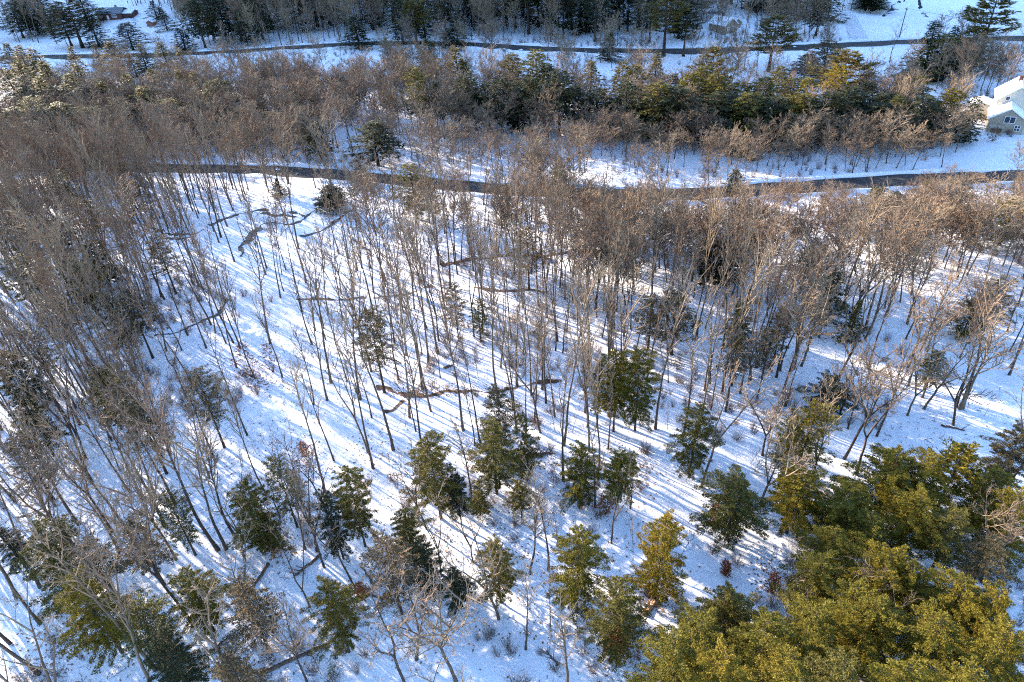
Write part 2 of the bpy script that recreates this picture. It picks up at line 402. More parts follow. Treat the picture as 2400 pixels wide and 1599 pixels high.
def conifer_parts(seed, H=16.0, cb=.18, R=4.0, kind='h', nb=150, leaf=.34, dens=11.0):
    rg = random.Random(seed); rn = np.random.default_rng(seed)
    tr = MB(); r0 = .012 * H
    lean = rg.uniform(-.25, .25), rg.uniform(-.25, .25)
    ax_ = lambda z: np.array((lean[0] * (z / H) ** 2 * 1.2, lean[1] * (z / H) ** 2 * 1.2, z))
    tr.tube([ax_(max(0, k / 7) * H * .98) - (np.array((0, 0, .4)) if k == 0 else 0) for k in range(8)], [r0 * (1.35 if k == 0 else 1 - .94 * k / 7) for k in range(8)], 7)
    V = []; lob = [rg.uniform(0, 6.28) for _ in range(4)]
    for i in range(nb):
        u = ((i + rg.random()) / nb)
        if kind == 'p': u = (int(u * 9) + .5 + rg.gauss(0, .12)) / 9.0; u = min(.98, max(.02, u))
        z = H * (cb + (1 - cb) * u * .985); a = i * 2.39996 + rg.uniform(-.35, .35)
        if kind == 'h': prof = min(1, .5 + u * 1.9) * (1 - u) ** .42 * 1.0 + .06
        elif kind == 'd': prof = min(1, .5 + u * 1.6) * (1 - u) ** .42 + .06
        elif kind == 's': prof = min(1, .7 + u * 2) * (1 - u) ** .88 + .03
        else: prof = min(1, .45 + u * 1.4) * (1 - u) ** .6 + .10
        lobe = 1 + .30 * math.sin(a * 2 + lob[0] + u * 5) + .20 * math.sin(a * 3 + lob[1] - u * 9) + .13 * math.sin(u * 21 + lob[2])
        L = R * prof * lobe * rg.uniform(.55, 1.15)
        if L < .25: L = .25
        el = {'h': .42 * u - .06, 'd': .5 * u, 's': .25 * u - .18, 'p': .32 + .3 * u}[kind] + rg.gauss(0, .10)
        d = np.array((math.cos(a) * math.cos(el), math.sin(a) * math.cos(el), math.sin(el))); side = np.array((-math.sin(a), math.cos(a), 0))
        o = ax_(z); droop = {'h': .16, 'd': .10, 's': .14, 'p': -.05}[kind]
        tr.spike(o, o + d * L * .85 - np.array((0, 0, droop * L * .6)), max(.03, r0 * .22 * (1 - .6 * u)))
        m = int(6 + dens * L * (1.5 if kind == 'p' else 1)); tt = np.sqrt(rn.random(m)) if kind != 'p' else 1 - .5 * rn.random(m) ** 1.3
        tt = .12 + .92 * tt
        sgn = rn.choice([-1, 1], m)
        wid = L * .17 * (1.2 - .75 * tt) if kind != 'p' else L * .2
        lat = sgn * rn.random(m) * wid
        base = o + d * (tt * L)[:, None] + side * lat[:, None]
        base[:, 2] -= droop * L * tt ** 2; base += rn.normal(0, .05, (m, 3))
        sl = leaf * (.65 + .8 * rn.random(m)); sw = sl * (.36 if kind != 'p' else .30)
        ang = rn.normal(0, .75, m) + sgn * .3; pit = rn.normal({'h': -.12, 'd': .15, 's': -.1, 'p': .5}[kind], .45, m)
        fw = d[None, :] * np.cos(ang)[:, None] + side[None, :] * np.sin(ang)[:, None]; fw[:, 2] = np.sin(pit); fw /= np.linalg.norm(fw, axis=1)[:, None]
        up = np.array((0, 0, 1.0)) + rn.normal(0, .55, (m, 3)); sd_ = np.cross(fw, up); sd_ /= np.linalg.norm(sd_, axis=1)[:, None] + 1e-9
        A = base - fw * (sl * .15)[:, None]; Bq = base + fw * (sl * .45)[:, None] + sd_ * (sw * .5)[:, None]
        Cq = base + fw * sl[:, None]; Dq = base + fw * (sl * .4)[:, None] - sd_ * (sw * .5)[:, None]
        V.append(np.stack([A, Bq, Cq, Dq], 1).reshape(-1, 3))
    V = np.concatenate(V); n = len(V) // 4
    return tr, V, n
def leaf_mesh(name, V, n, mat):
    me = bpy.data.meshes.new(name)
    me.vertices.add(len(V)); me.vertices.foreach_set('co', V.reshape(-1).astype(np.float32))
    me.loops.add(n * 4); me.loops.foreach_set('vertex_index', np.arange(n * 4, dtype=np.int32))
    me.polygons.add(n); me.polygons.foreach_set('loop_start', (np.arange(n) * 4).astype(np.int32)); me.polygons.foreach_set('loop_total', np.full(n, 4, np.int32))
    me.update(calc_edges=True); me.materials.append(mat); return me

CON = {}      # kind -> list of (trunk mesh, crown mesh, H0, R0)
def add_con(key, seed, **kw):
    tr, V, n = conifer_parts(seed, **kw)
    CON.setdefault(key, []).append((tr.mesh('trunk', M['cbark'], True), leaf_mesh('crown', V, n, M['olive']), kw.get('H', 16.0), kw.get('R', 4.0)))
for k in range(6): add_con('hn', 100 + k, H=16, R=4.0, cb=(.16, .1, .22, .3, .2, .26)[k], kind='h', nb=170, leaf=.185, dens=88)
for k in range(3): add_con('hf', 120 + k, H=18, R=3.6, cb=(.12, .2, .28)[k], kind='h', nb=150, leaf=.48, dens=10)
for k in range(3): add_con('sf', 140 + k, H=16, R=2.8, cb=(.05, .08, .15)[k], kind='s', nb=150, leaf=.42, dens=10)
for k in range(3): add_con('pf', 160 + k, H=24, R=4.2, cb=(.25, .35, .42)[k], kind='p', nb=110, leaf=.62, dens=9)
for k in range(3): add_con('dn', 180 + k, H=16, R=3.4, cb=(.3, .38, .25)[k], kind='d', nb=150, leaf=.22, dens=30)

BARE = {}
def add_bare(key, seed, twig=None, **kw):
    tr, cr = bare_parts(seed, **kw)
    BARE.setdefault(key, []).append((tr.mesh('trunk', M['bark'], True), cr.mesh('crown', twig or M['twig']), kw.get('H', 20.0), kw.get('R', 2.4), tr, cr))
for k in range(10): add_bare('slender', 200 + k, H=22, R=(2.0, 2.4, 1.8, 2.6, 2.2, 3.0, 1.6, 2.1, 2.8, 2.3)[k], cb=(.50, .42, .58, .46, .38, .5, .62, .34, .54, .45)[k], limbs=(15, 17, 12, 18, 14, 20, 10, 13, 16, 15)[k], subs=5, twigs=4, up=(48, 74), twr=.022)
for k in range(6): add_bare('forked', 220 + k, H=18, R=2.2, limbs=16, subs=5, twigs=4, fork=2 + k % 2, up=(30, 65), twr=.022)
for k in range(4): add_bare('spreading', 240 + k, H=13, R=3.6, limbs=26, subs=7, twigs=6, fork=3 + k % 2, up=(10, 58), twr=.022, r0=.135)
for k in range(4): add_bare('round', 260 + k, H=16, R=4.4, cb=.28, limbs=28, subs=8, twigs=7, up=(22, 62), twr=.034, sub2=False)
for k in range(3): add_bare('sapling', 280 + k, H=5, R=.9, cb=.25, limbs=9, subs=3, twigs=2, up=(40, 70), twr=.012, r0=.035)

def add_tree(name, parts, loc, rot, sxy, sz, mat=None, trunk_mat=None, lean=(0, 0)):
    o = bpy.data.objects.new(name, None); COL.objects.link(o); o.empty_display_size = .5
    o.location = loc; o.rotation_euler = (lean[0], lean[1], rot); o.scale = (sxy, sxy, sz)
    for nm, me_ in (('trunk', parts[0]), ('crown', parts[1])):
        c = bpy.data.objects.new(nm, me_); COL.objects.link(c); c.parent = o
        m_ = mat if nm == 'crown' else trunk_mat
        if m_ is not None:
            c.material_slots[0].link = 'OBJECT'; c.material_slots[0].material = m_
    return o

# ------------------------------------------------------------------ conifers read from the photograph: top x, top y, base y, crown width (pixels), kind, colour, own label, landmark phrase
CONIFERS = [
 # near hemlocks, lower middle
 (1003,1020,1215,115,'hn','olive'), (1066,1110,1226,58,'hn','dark'), (1120,1150,1206,46,'hn','olive'),
 (1150,985,1157,104,'hn','olive','tall olive hemlock with a visible straight trunk in the sunlit middle clearing','tall middle hemlock'), (1165,910,1075,85,'dn','brown'), (1225,968,1125,60,'hn','olive'),
 (1218,1128,1216,50,'hn','olive'), (1362,1040,1180,88,'hn','golden'), (1455,1058,1190,84,'hn','golden'),
 (945,1193,1325,84,'hn','olive'), (985,1270,1392,78,'hn','dark'), (1060,1335,1432,68,'hn','dark'), (900,1262,1440,112,'dn','brown'),
 (1160,1263,1410,88,'hn','olive','rounded olive hemlock standing alone on blue-shaded snow','lone rounded hemlock'), (1355,1240,1435,118,'hn','golden'), (1560,1208,1400,118,'hn','golden','golden hemlock on a bare trunk beside the pale stump','pale stump'),
 (1455,1358,1530,118,'hn','olive'), (1590,1500,1680,130,'hn','golden'),
 (808,1095,1282,92,'hn','olive'), (758,1150,1310,76,'hn','dark'), (560,1130,1290,106,'hn','olive'), (612,1205,1290,52,'hn','olive'), (640,1068,1235,82,'dn','olive'),
 (95,1230,1400,165,'hn','olive','broad dark olive hemlock at the lower edge of the dense woods','broad corner hemlock'), (170,1355,1530,135,'hn','golden'), (310,1415,1570,120,'dn','olive'), (365,1480,1640,112,'hn','dark'), (300,1215,1370,100,'dn','brown'),
 (385,1150,1300,84,'dn','olive'), (430,1340,1480,104,'hn','golden'), (560,1365,1520,120,'dn','brown'), (765,1365,1530,104,'hn','olive'), (530,1535,1690,112,'dn','brown'), (0,1235,1330,66,'hn','dark'),
 (230,862,1020,102,'hn','olive','bushy olive hemlock among leaning grey trunks','bushy olive hemlock'), (310,940,1110,92,'dn','brown'), (455,868,1050,90,'dn','brown'), (170,607,740,88,'hn','olive'), (245,690,830,76,'hn','dark'), (290,680,840,84,'dn','brown'),
 (362,555,690,76,'dn','brown'), (40,600,730,110,'dn','olive'), (5,820,960,95,'hn','dark'), (45,930,1070,84,'hn','dark'), (115,690,820,90,'dn','brown'), (60,770,900,90,'dn','brown'), (30,1020,1170,100,'dn','brown'),
 (160,337,405,56,'sf','pine','pointed sunlit spruce by the road in dense grey woods','pointed roadside spruce'), (248,328,410,46,'sf','pine'), (0,350,430,60,'hf','olive'), (190,470,600,92,'dn','brown'), (30,490,640,112,'dn','olive'), (115,505,620,72,'hf','dark'), (210,560,680,80,'hf','dark'), (150,430,520,60,'dn','brown'),
 (770,432,485,78,'sf','dark','low bushy dark evergreen beside the looping brook','brookside evergreen'), (645,418,462,34,'sf','dark'), (838,370,440,42,'sf','dark','small pointed dark spruce on the road verge','small verge spruce'), (960,385,512,86,'hf','olive'), (1312,370,457,58,'sf','olive'), (870,285,388,84,'hf','dark','wide dark hemlock on open snow before the forest edge','forest-edge hemlock'), (1185,430,512,42,'sf','dark'), (1005,430,520,60,'dn','brown'),
 (1235,530,680,78,'dn','brown'), (1060,660,800,62,'dn','brown'), (1118,700,800,52,'dn','olive'), (862,720,920,98,'dn','brown'),
 (1448,818,1010,88,'hn','golden'), (1503,812,1008,94,'hn','golden','big golden hemlock with its companion crown in the sunny clearing','big golden hemlock'), (1405,850,1000,64,'dn','brown'), (1590,680,830,100,'dn','brown'), (1530,690,820,80,'dn','brown'), (1640,945,1115,92,'hn','olive'),
 (1960,632,790,78,'hn','dark'), (1690,560,668,112,'hf','dark'), (1740,708,850,68,'hn','olive'), (1735,790,905,72,'dn','brown'), (2015,700,800,48,'sf','olive'), (2290,700,790,74,'hn','olive'), (1955,880,972,88,'hn','dark','compact dark hemlock with no visible trunk on bright snow','compact dark hemlock'), (2205,820,930,72,'dn','olive'), (1915,942,1110,122,'dn','golden'), (1860,1000,1130,90,'dn','olive'),
 (1810,770,890,70,'dn','brown'), (2350,650,790,90,'dn','brown'), (1900,575,690,74,'dn','brown'), (1840,720,840,56,'dn','brown'), (2385,465,575,96,'hf','golden','rounded golden hemlock at the edge of tan bare woods','rounded golden hemlock'), (2175,420,505,48,'sf','golden'), (2060,438,492,60,'hf','dark'), (2260,418,482,54,'hf','dark'), (1728,396,452,48,'sf','dark'), (2105,450,500,50,'hf','dark'), (1800,480,560,60,'dn','brown'), (1600,470,560,60,'dn','brown'),
 # golden stand, lower right
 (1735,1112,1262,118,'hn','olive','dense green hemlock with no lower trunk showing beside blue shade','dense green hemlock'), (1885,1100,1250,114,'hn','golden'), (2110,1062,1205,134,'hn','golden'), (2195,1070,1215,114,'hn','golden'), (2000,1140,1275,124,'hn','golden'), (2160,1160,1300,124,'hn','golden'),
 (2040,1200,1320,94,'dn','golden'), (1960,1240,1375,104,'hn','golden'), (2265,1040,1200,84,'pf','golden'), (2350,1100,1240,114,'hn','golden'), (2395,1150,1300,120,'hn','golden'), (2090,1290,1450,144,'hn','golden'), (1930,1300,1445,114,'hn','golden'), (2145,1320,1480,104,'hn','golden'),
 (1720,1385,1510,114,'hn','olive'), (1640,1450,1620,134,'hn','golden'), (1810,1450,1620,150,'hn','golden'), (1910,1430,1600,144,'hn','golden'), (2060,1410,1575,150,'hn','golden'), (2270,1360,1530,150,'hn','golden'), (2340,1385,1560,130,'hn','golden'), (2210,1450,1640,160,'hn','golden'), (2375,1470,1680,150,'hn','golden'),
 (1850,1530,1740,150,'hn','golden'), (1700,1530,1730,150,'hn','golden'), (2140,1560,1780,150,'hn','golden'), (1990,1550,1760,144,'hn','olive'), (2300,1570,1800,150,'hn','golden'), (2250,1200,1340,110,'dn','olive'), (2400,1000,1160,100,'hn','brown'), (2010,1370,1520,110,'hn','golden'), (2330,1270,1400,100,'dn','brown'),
 # forest edge band
 (965,0,112,58,'pf','pine','tall pale-topped pine at the near side of the upper road','tall pale-topped pine'), (830,35,112,58,'sf','dark'), (903,85,140,24,'sf','pine'), (995,88,165,44,'sf','pine'), (1012,100,165,30,'sf','pine'), (1070,108,245,66,'sf','pine'), (1092,140,250,60,'sf','pine'), (968,157,305,56,'hf','olive','narrow tall hemlock at the end of the evergreen edge','narrow tall hemlock'), (1015,190,308,46,'hf','dark'), (1200,125,265,64,'hf','pine'), (1257,113,285,74,'hf','olive'), (1283,150,292,74,'hf','dark'), (1385,140,255,54,'sf','pine'), (1460,143,272,58,'hf','pine'), (1492,150,275,62,'hf','olive'), (1538,122,255,52,'sf','pine'), (1565,172,285,64,'hf','dark'),
 (1068,40,112,48,'sf','dark'), (1045,65,112,32,'sf','dark'), (1567,-28,132,78,'pf','pine','tall sunlit pine overtopping the upper road','sunlit roadside pine'), (1430,75,142,42,'sf','dark'), (1375,8,78,44,'sf','dark'), (1140,190,305,64,'hf','dark'), (1110,215,305,60,'hf','dark'), (1345,200,312,64,'hf','dark'), (1400,210,315,84,'hf','dark'), (1500,240,328,76,'hf','dark'), (1440,230,322,60,'hf','dark'), (1210,205,305,70,'hf','dark'),
 (1822,38,168,78,'pf','pine','open sunlit pine in front of the upper road','open sunlit pine'), (1675,110,285,58,'pf','pine'), (1612,20,132,52,'pf','dark'), (1985,120,275,90,'pf','pine','largest golden pine of the evergreen edge','largest golden pine'), (1898,180,305,64,'hf','golden'), (1858,178,295,64,'hf','olive'), (1833,155,265,52,'hf','olive'), (1945,95,192,74,'hf','brown'), (1895,125,192,48,'hf','dark'), (2040,190,305,64,'hf','dark'), (1795,180,312,70,'hf','olive'), (1740,190,315,66,'hf','olive'), (1683,172,322,74,'hf','olive'), (1620,170,310,66,'hf','golden'), (1650,230,330,66,'hf','dark'), (1715,225,332,80,'hf','dark'), (1780,240,330,84,'hf','dark'), (1850,245,330,84,'hf','dark'), (1920,250,332,84,'hf','dark'), (1570,235,328,70,'hf','dark'),
 (2113,183,285,48,'sf','pine'), (2165,178,290,66,'hf','olive'), (2238,207,325,64,'hf','golden'), (2293,225,325,44,'hf','olive'), (2205,250,330,92,'hf','dark'), (2140,255,330,94,'hf','dark'), (2075,215,325,84,'hf','dark'), (2010,230,325,80,'hf','dark'), (2262,262,335,60,'hf','dark'),
 (2198,50,185,68,'sf','dark','dark bluish spruce between the pond and the upper road','dark pondside spruce'), (2225,78,192,76,'hf','olive'), (2345,-20,155,84,'pf','olive','tallest ragged pine above the cream house','tallest ragged pine'), (2300,60,165,78,'hf','olive'), (2243,60,172,44,'sf','dark'), (2265,95,200,60,'hf','dark'),
 (1746,293,362,54,'sf','golden'), (735,288,378,58,'hf','dark'),
 (1310,160,318,74,'hf','dark'), (1240,180,312,74,'hf','dark'), (1170,180,312,70,'hf','dark'), (1085,180,308,66,'hf','dark'), (1545,190,332,78,'hf','olive'), (1470,185,322,76,'hf','dark'), (1590,200,338,80,'hf','dark'), (1685,215,345,84,'hf','dark'), (1755,215,345,84,'hf','olive'), (1825,225,345,84,'hf','dark'), (1880,215,340,80,'hf','olive'), (1950,215,342,84,'hf','dark'), (2000,200,330,76,'hf','dark'), (2070,240,345,86,'hf','dark'), (2110,225,335,74,'hf','olive'), (2175,225,340,80,'hf','dark'), (1970,150,300,70,'hf','golden'), (1650,150,300,64,'hf','olive'),
 # far side
 (148,-10,112,74,'pf','brown','tall tawny pine below the red house','tall tawny pine'), (60,0,78,54,'sf','dark'), (90,-10,82,62,'hf','dark'), (200,20,112,48,'sf','dark'), (355,0,46,32,'sf','dark'), (375,15,72,32,'sf','dark'), (420,65,122,44,'sf','dark'), (290,52,118,60,'hf','dark'), (470,-25,95,74,'hf','dark'), (505,-10,98,60,'hf','dark'), (540,-10,92,54,'hf','dark'), (20,5,90,60,'hf','dark'), (180,-20,60,60,'sf','dark'),
 (8,100,172,48,'sf','pine'), (40,105,192,54,'sf','pine'), (75,110,202,54,'sf','pine'), (163,108,192,38,'sf','pine'), (100,140,245,60,'sf','olive'), (35,140,255,60,'sf','olive'), (175,148,245,50,'sf','olive'), (218,100,165,28,'sf','pine'), (253,98,182,52,'sf','pine'), (325,105,172,38,'sf','pine'), (303,125,182,34,'sf','pine'), (375,97,178,48,'sf','olive'), (415,117,192,38,'sf','pine'), (412,160,245,36,'sf','pine'), (448,170,260,44,'sf','pine'), (503,185,285,64,'hf','olive'), (540,215,305,64,'hf','dark'), (190,200,292,66,'hf','dark'), (130,200,292,64,'hf','dark'), (50,200,302,64,'hf','dark'), (250,177,245,34,'sf','pine'), (600,235,320,50,'dn','brown'), (700,250,330,50,'dn','brown'), (100,260,360,70,'hf','dark'), (20,250,350,70,'hf','dark'),
 (590,-20,95,56,'hf','dark'), (615,-30,70,60,'sf','dark'), (450,0,112,60,'hf','dark'), (560,20,108,44,'hf','dark'), (130,10,108,60,'hf','dark'), (40,-10,60,60,'hf','dark'), (690,-30,75,60,'hf','dark'), (760,-30,60,60,'hf','dark'), (860,-40,70,60,'hf','dark'), (930,-10,104,60,'hf','dark'), (985,-20,100,56,'hf','dark'), (1035,-30,80,60,'hf','dark'), (1100,-30,62,60,'hf','dark'), (1150,-25,72,64,'hf','dark'), (1205,-25,66,64,'hf','dark'), (1260,-25,64,64,'hf','dark'), (1320,-20,90,60,'hf','dark'), (1360,-25,60,64,'hf','dark'), (1420,-15,66,60,'hf','dark'), (1475,-20,75,60,'hf','dark'), (1530,-25,100,56,'hf','dark'), (1600,-40,90,60,'hf','dark'), (1640,-50,40,60,'hf','dark'), (1780,-40,30,60,'hf','dark'), (1840,-30,35,60,'hf','dark'), (1900,-30,45,60,'hf','brown'), (1930,-10,85,50,'hf','brown'),
 (60,230,350,80,'dn','olive'), (130,240,340,80,'hf','olive'), (200,250,345,70,'dn','olive'), (270,230,330,60,'dn','brown'), (330,200,300,60,'hf','olive'), (380,230,320,60,'dn','olive'), (430,250,330,60,'hf','dark'), (480,230,310,60,'hf','olive'), (560,250,330,60,'dn','olive'), (640,260,340,60,'dn','brown'), (80,180,290,64,'sf','olive'), (160,170,280,60,'sf','olive'), (230,190,290,56,'sf','olive'), (290,170,270,50,'sf','olive'), (350,160,255,50,'sf','pine'), (10,160,290,60,'sf','pine'), (60,290,410,80,'dn','brown'), (120,400,520,80,'dn','olive'), (20,420,540,90,'dn','brown'), (300,420,520,70,'dn','brown'),
 # tall dark pines along the top edge
 (640,-75,60,60,'pf','dark'), (720,-70,62,64,'pf','dark'), (790,-70,55,60,'pf','dark'), (905,-85,52,64,'pf','dark'), (1010,-85,45,70,'pf','dark'), (1065,-90,40,66,'pf','dark'), (1125,-75,70,64,'pf','dark'), (1180,-80,52,66,'pf','dark'), (1235,-72,80,62,'pf','dark'), (1290,-70,84,64,'pf','dark'), (1340,-75,70,60,'pf','dark'), (1398,-60,98,60,'pf','dark'), (1455,-75,60,64,'pf','dark'), (1505,-70,70,64,'pf','dark'), (1725,-85,10,60,'pf','dark'), (1800,-90,5,66,'pf','dark'), (1860,-90,20,60,'pf','dark'), (1960,-60,50,44,'sf','dark'), (2060,-50,25,60,'hf','dark'), (2040,-40,15,50,'sf','dark'), (945,-60,85,40,'sf','dark'),
]
# landmarks used in labels: base pixel, phrase
LAND = [(268, 45, 'red house'), (350, 62, 'small red shed'), (2330, 300, 'cream house'), (1712, 72, 'tan house'), (2110, 86, 'utility pole'), (2135, 175, 'dark pond'),
        (600, 885, 'orange-leaved beech'), (700, 528, 'looping brook'), (1030, 922, 'leaf-filled ditch'), (520, 735, 'thin dark rill'), (1400, 590, 'brown ditch'),
        (835, 1385, 'orange bush'), (1460, 1470, 'ginger brush'), (640, 1290, 'rust-stained log'), (700, 1420, 'forked fallen trunk'), (1100, 1430, 'snowy brush pile'), (2240, 945, 'three-stemmed tree'), (1700, 1330, 'bumpy snowdrift')]

def solve_height(tx, ty, by):
    lo, hi = .8, 40.0
    for _ in range(40):
        mid = (lo + hi) / 2; p = ground(tx, ty, mid) if ty > -200 else None
        b = np.array((p[0], p[1], float(height(p[0], p[1], False))))
        if project(b)[1] < by: lo = mid
        else: hi = mid
    return mid, b
TREES = []      # things to be labelled: (object, words, category, base pixel)
OCC = []        # occupied ground (x, y, r)
rnd = random.Random(7)
CNAME = {'hn': 'hemlock_tree', 'hf': 'hemlock_tree', 'dn': 'hemlock_tree', 'sf': 'spruce_tree', 'pf': 'pine_tree'}
CWORD = {'hemlock_tree': 'hemlock', 'spruce_tree': 'spruce', 'pine_tree': 'pine'}
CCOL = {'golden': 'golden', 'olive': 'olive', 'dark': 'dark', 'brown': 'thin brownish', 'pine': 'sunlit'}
for row in CONIFERS:
    tx, ty, by, w, kind, colr = row[:6]
    Ht, b = solve_height(tx, ty, by)
    dep = project(b + np.array((0, 0, Ht / 2)))[2]
    Rr = w * dep / FPX / 2 * (1.5 if by < 420 else (1.32 if tx > 1560 and ty > 1050 else 1.2))
    if kind[0] == 's' or kind == 'pf': Rr *= 1.1
    P = rnd.choice(CON[kind])
    nm = CNAME[kind]
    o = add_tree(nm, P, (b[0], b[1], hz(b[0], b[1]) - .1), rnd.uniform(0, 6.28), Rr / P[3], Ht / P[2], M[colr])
    OCC.append((b[0], b[1], min(2.0, Rr * .45)))
    bp = project(b)
    if len(row) > 6:
        tag(o, row[6], 'tree', 'evergreen trees'); LAND.append((bp[0], min(bp[1], 1590), row[7]))
    else:
        sh = 'narrow' if Rr * 2 / Ht < .36 else ('broad' if Rr * 2 / Ht > .62 else '')
        TREES.append((o, ' '.join(x for x in (sh, CCOL[colr], CWORD[nm]) if x), 'tree', (tx * .5 + bp[0] * .5, ty * .5 + bp[1] * .5), 'evergreen trees'))

# ------------------------------------------------------------------ bare trees: density (trees per 100 m2) over base pixels
DX = np.array([0, 300, 600, 900, 1200, 1500, 1800, 2100, 2400], float)
DY = np.array([-60, 60, 95, 128, 150, 200, 240, 270, 325, 375, 405, 430, 480, 540, 620, 740, 860, 1000, 1150, 1300, 1450, 1600, 1900], float)
DD = np.array([
 [4, 3, 6, 5, 5, 5, 3, .1, 0], [3, .05, 6, 4, 3.4, 3.2, 2.8, .03, 0], [1, .03, 2.6, 1.6, .7, .7, 1.0, .1, .2], [.05, .05, .2, .2, .2, .3, .4, .1, .8],
 [.05, .1, .2, .3, .5, .6, .5, .15, 1.2], [.2, .4, 1.4, 1.2, .5, .5, .5, .2, 1.5], [2, 3, 6, 5, 1.0, .7, .7, .4, .6], [4, 6, 9, 8, 2.6, 1.5, 1.5, .8, .3], [7, 8, 8, 5.0, 4.6, 5.0, 5.6, 4.6, .6], [6, 7, 5.5, 3.4, 5.0, 5.6, 6, 4.6, .6], [4.5, 5, 2.6, 1.2, 3.4, 3.4, 3.8, 3.0, .4],
 [5.5, 9, 5.5, .25, 1.8, 1.6, 2.0, 1.8, .4], [6.5, 9.5, 4.2, .25, 3.0, 2.6, 1.8, 2.0, 3], [7, 6.5, 2.4, .3, 5.6, 5.6, 4.4, 5.0, 6], [7.5, 6, 2.0, 1.6, 7.5, 8, 7, 7.5, 7],
 [7.5, 6, 2.1, 5.2, 7.5, 7.2, 6.6, 6.2, 4.6], [7.5, 6, 2.1, 5.4, 6.0, 4.6, 4.4, 3.4, 2.4], [7.5, 6, 2.5, 4.8, 4.0, 3.2, 2.7, 1.9, 1.4], [6.5, 5.6, 3.3, 2.3, 1.7, 1.8, 1.5, 1.0, .8],
 [4.2, 4.2, 2.8, 1.3, 1.1, .9, .4, .5, .5], [3.2, 3.2, 2.4, 1.5, 1.2, .8, .1, .2, .3], [2.5, 2.5, 1.8, 1.4, 1.2, .6, .08, .1, .2], [1.6, 1.6, 1.3, 1.0, .8, .4, .05, .05, .1]])
def density(px, py):
    px = min(max(px, 0), 2399.9); py = min(max(py, -60), 1899.9)
    i = np.searchsorted(DX, px, 'right') - 1; j = np.searchsorted(DY, py, 'right') - 1
    a = (px - DX[i]) / (DX[i + 1] - DX[i]); c = (py - DY[j]) / (DY[j + 1] - DY[j])
    return (DD[j, i] * (1 - a) + DD[j, i + 1] * a) * (1 - c) + (DD[j + 1, i] * (1 - a) + DD[j + 1, i + 1] * a) * c
LANE = np.array([(590, 560), (575, 640), (590, 760), (640, 900), (720, 1060), (830, 1190), (900, 1240)], float)      # open lane of bright snow
CLEAR = [(760, 505, 165, 62), (870, 1160, 70, 60), (1650, 1390, 110, 70), (270, 70, 170, 55), (2350, 320, 95, 75), (1710, 60, 60, 28), (2200, 55, 240, 50), (2150, 175, 75, 30), (2060, 160, 70, 40), (2330, 960, 60, 50), (2260, 880, 60, 30)]
def lane_dist(px, py):
    d = 1e9
    for a, b in zip(LANE[:-1], LANE[1:]):
        t = np.clip(((px - a[0]) * (b[0] - a[0]) + (py - a[1]) * (b[1] - a[1])) / ((b - a) ** 2).sum(), 0, 1)
        d = min(d, math.hypot(px - a[0] - t * (b[0] - a[0]), py - a[1] - t * (b[1] - a[1])))
    return d
HOUSES = []
def blocked(x, y, px, py):
    for (cx, cy_, rx, ry) in CLEAR:
        if ((px - cx) / rx) ** 2 + ((py - cy_) / ry) ** 2 < 1: return True
    if 540 < py < 1240 and lane_dist(px, py) < 10 + 18 * (py - 500) / 700: return True
    for (ox, oy, r) in OCC:
        if abs(ox - x) < r and abs(oy - y) < r and (ox - x) ** 2 + (oy - y) ** 2 < r * r: return True
    return near_road(x, y, 1.0)
# trees set by hand first (base x, base y, top y, kind, crown stretch)
HAND = [(803, 424, 235, 'spreading', 1.0), (1070, 1598, 1395, 'spreading', 1.3), (2165 , 958, 770, 'forked', 1.3), (2240, 955, 700, 'slender', 1.0), (2255, 958, 700, 'slender', 1.3), (2248, 960, 640, 'slender', 1.3), (2365, 878, 640, 'slender', 1.0), (2035, 865, 650, 'slender', 1.1), (1285, 1335, 1080, 'slender', .8), (1232, 1520, 1350, 'slender', .9), (1290, 1470, 1340, 'slender', .7), (1378, 1000, 700, 'forked', 1.0), (1280, 945, 690, 'slender', .9), (1212, 905, 620, 'slender', 1.0), (990, 912, 560, 'slender', 1.0), (922, 1055, 700, 'slender', 1.0), (875, 1100, 760, 'slender', .9), (1000, 1240, 1085, 'spreading', .9), (2060, 265, 160, 'round', .8), (2310, 225, 100, 'round', 1.0), (2245, 225, 105, 'round', .9), (2268, 215, 105, 'round', .9), (975, 1545, 1330, 'forked', 1.2), (720, 1600, 1440, 'spreading', .9), (2000, 1480, 1330, 'spreading', .7), (1880, 1440, 1330, 'spreading', 1.2), (2300, 1360, 1190, 'spreading', .9), (760, 1330, 1100, 'slender', .8), (548, 805, 600, 'slender', .9), (530, 805, 600, 'slender', .8), (625, 628, 420, 'slender', .9), (800, 690, 540, 'forked', 1.0), (2085, 145, 45, 'forked', 1.0)]
SPOTS = []
def add_spot(x, y, kind, Ht, sxy, px, py): SPOTS.append((x, y, kind, Ht, sxy, px, py))
for bx, by, ty, kind, st in HAND:
    b = ground(bx, by)
    lo, hi = 2, 32
    for _ in range(30):
        mid = (lo + hi) / 2
        if project(b + np.array((0, 0, mid)))[1] > ty: lo = mid
        else: hi = mid
    add_spot(b[0], b[1], kind, mid, st, bx, by); OCC.append((b[0], b[1], 1.6))
cell = 1.9; yy = 26.0
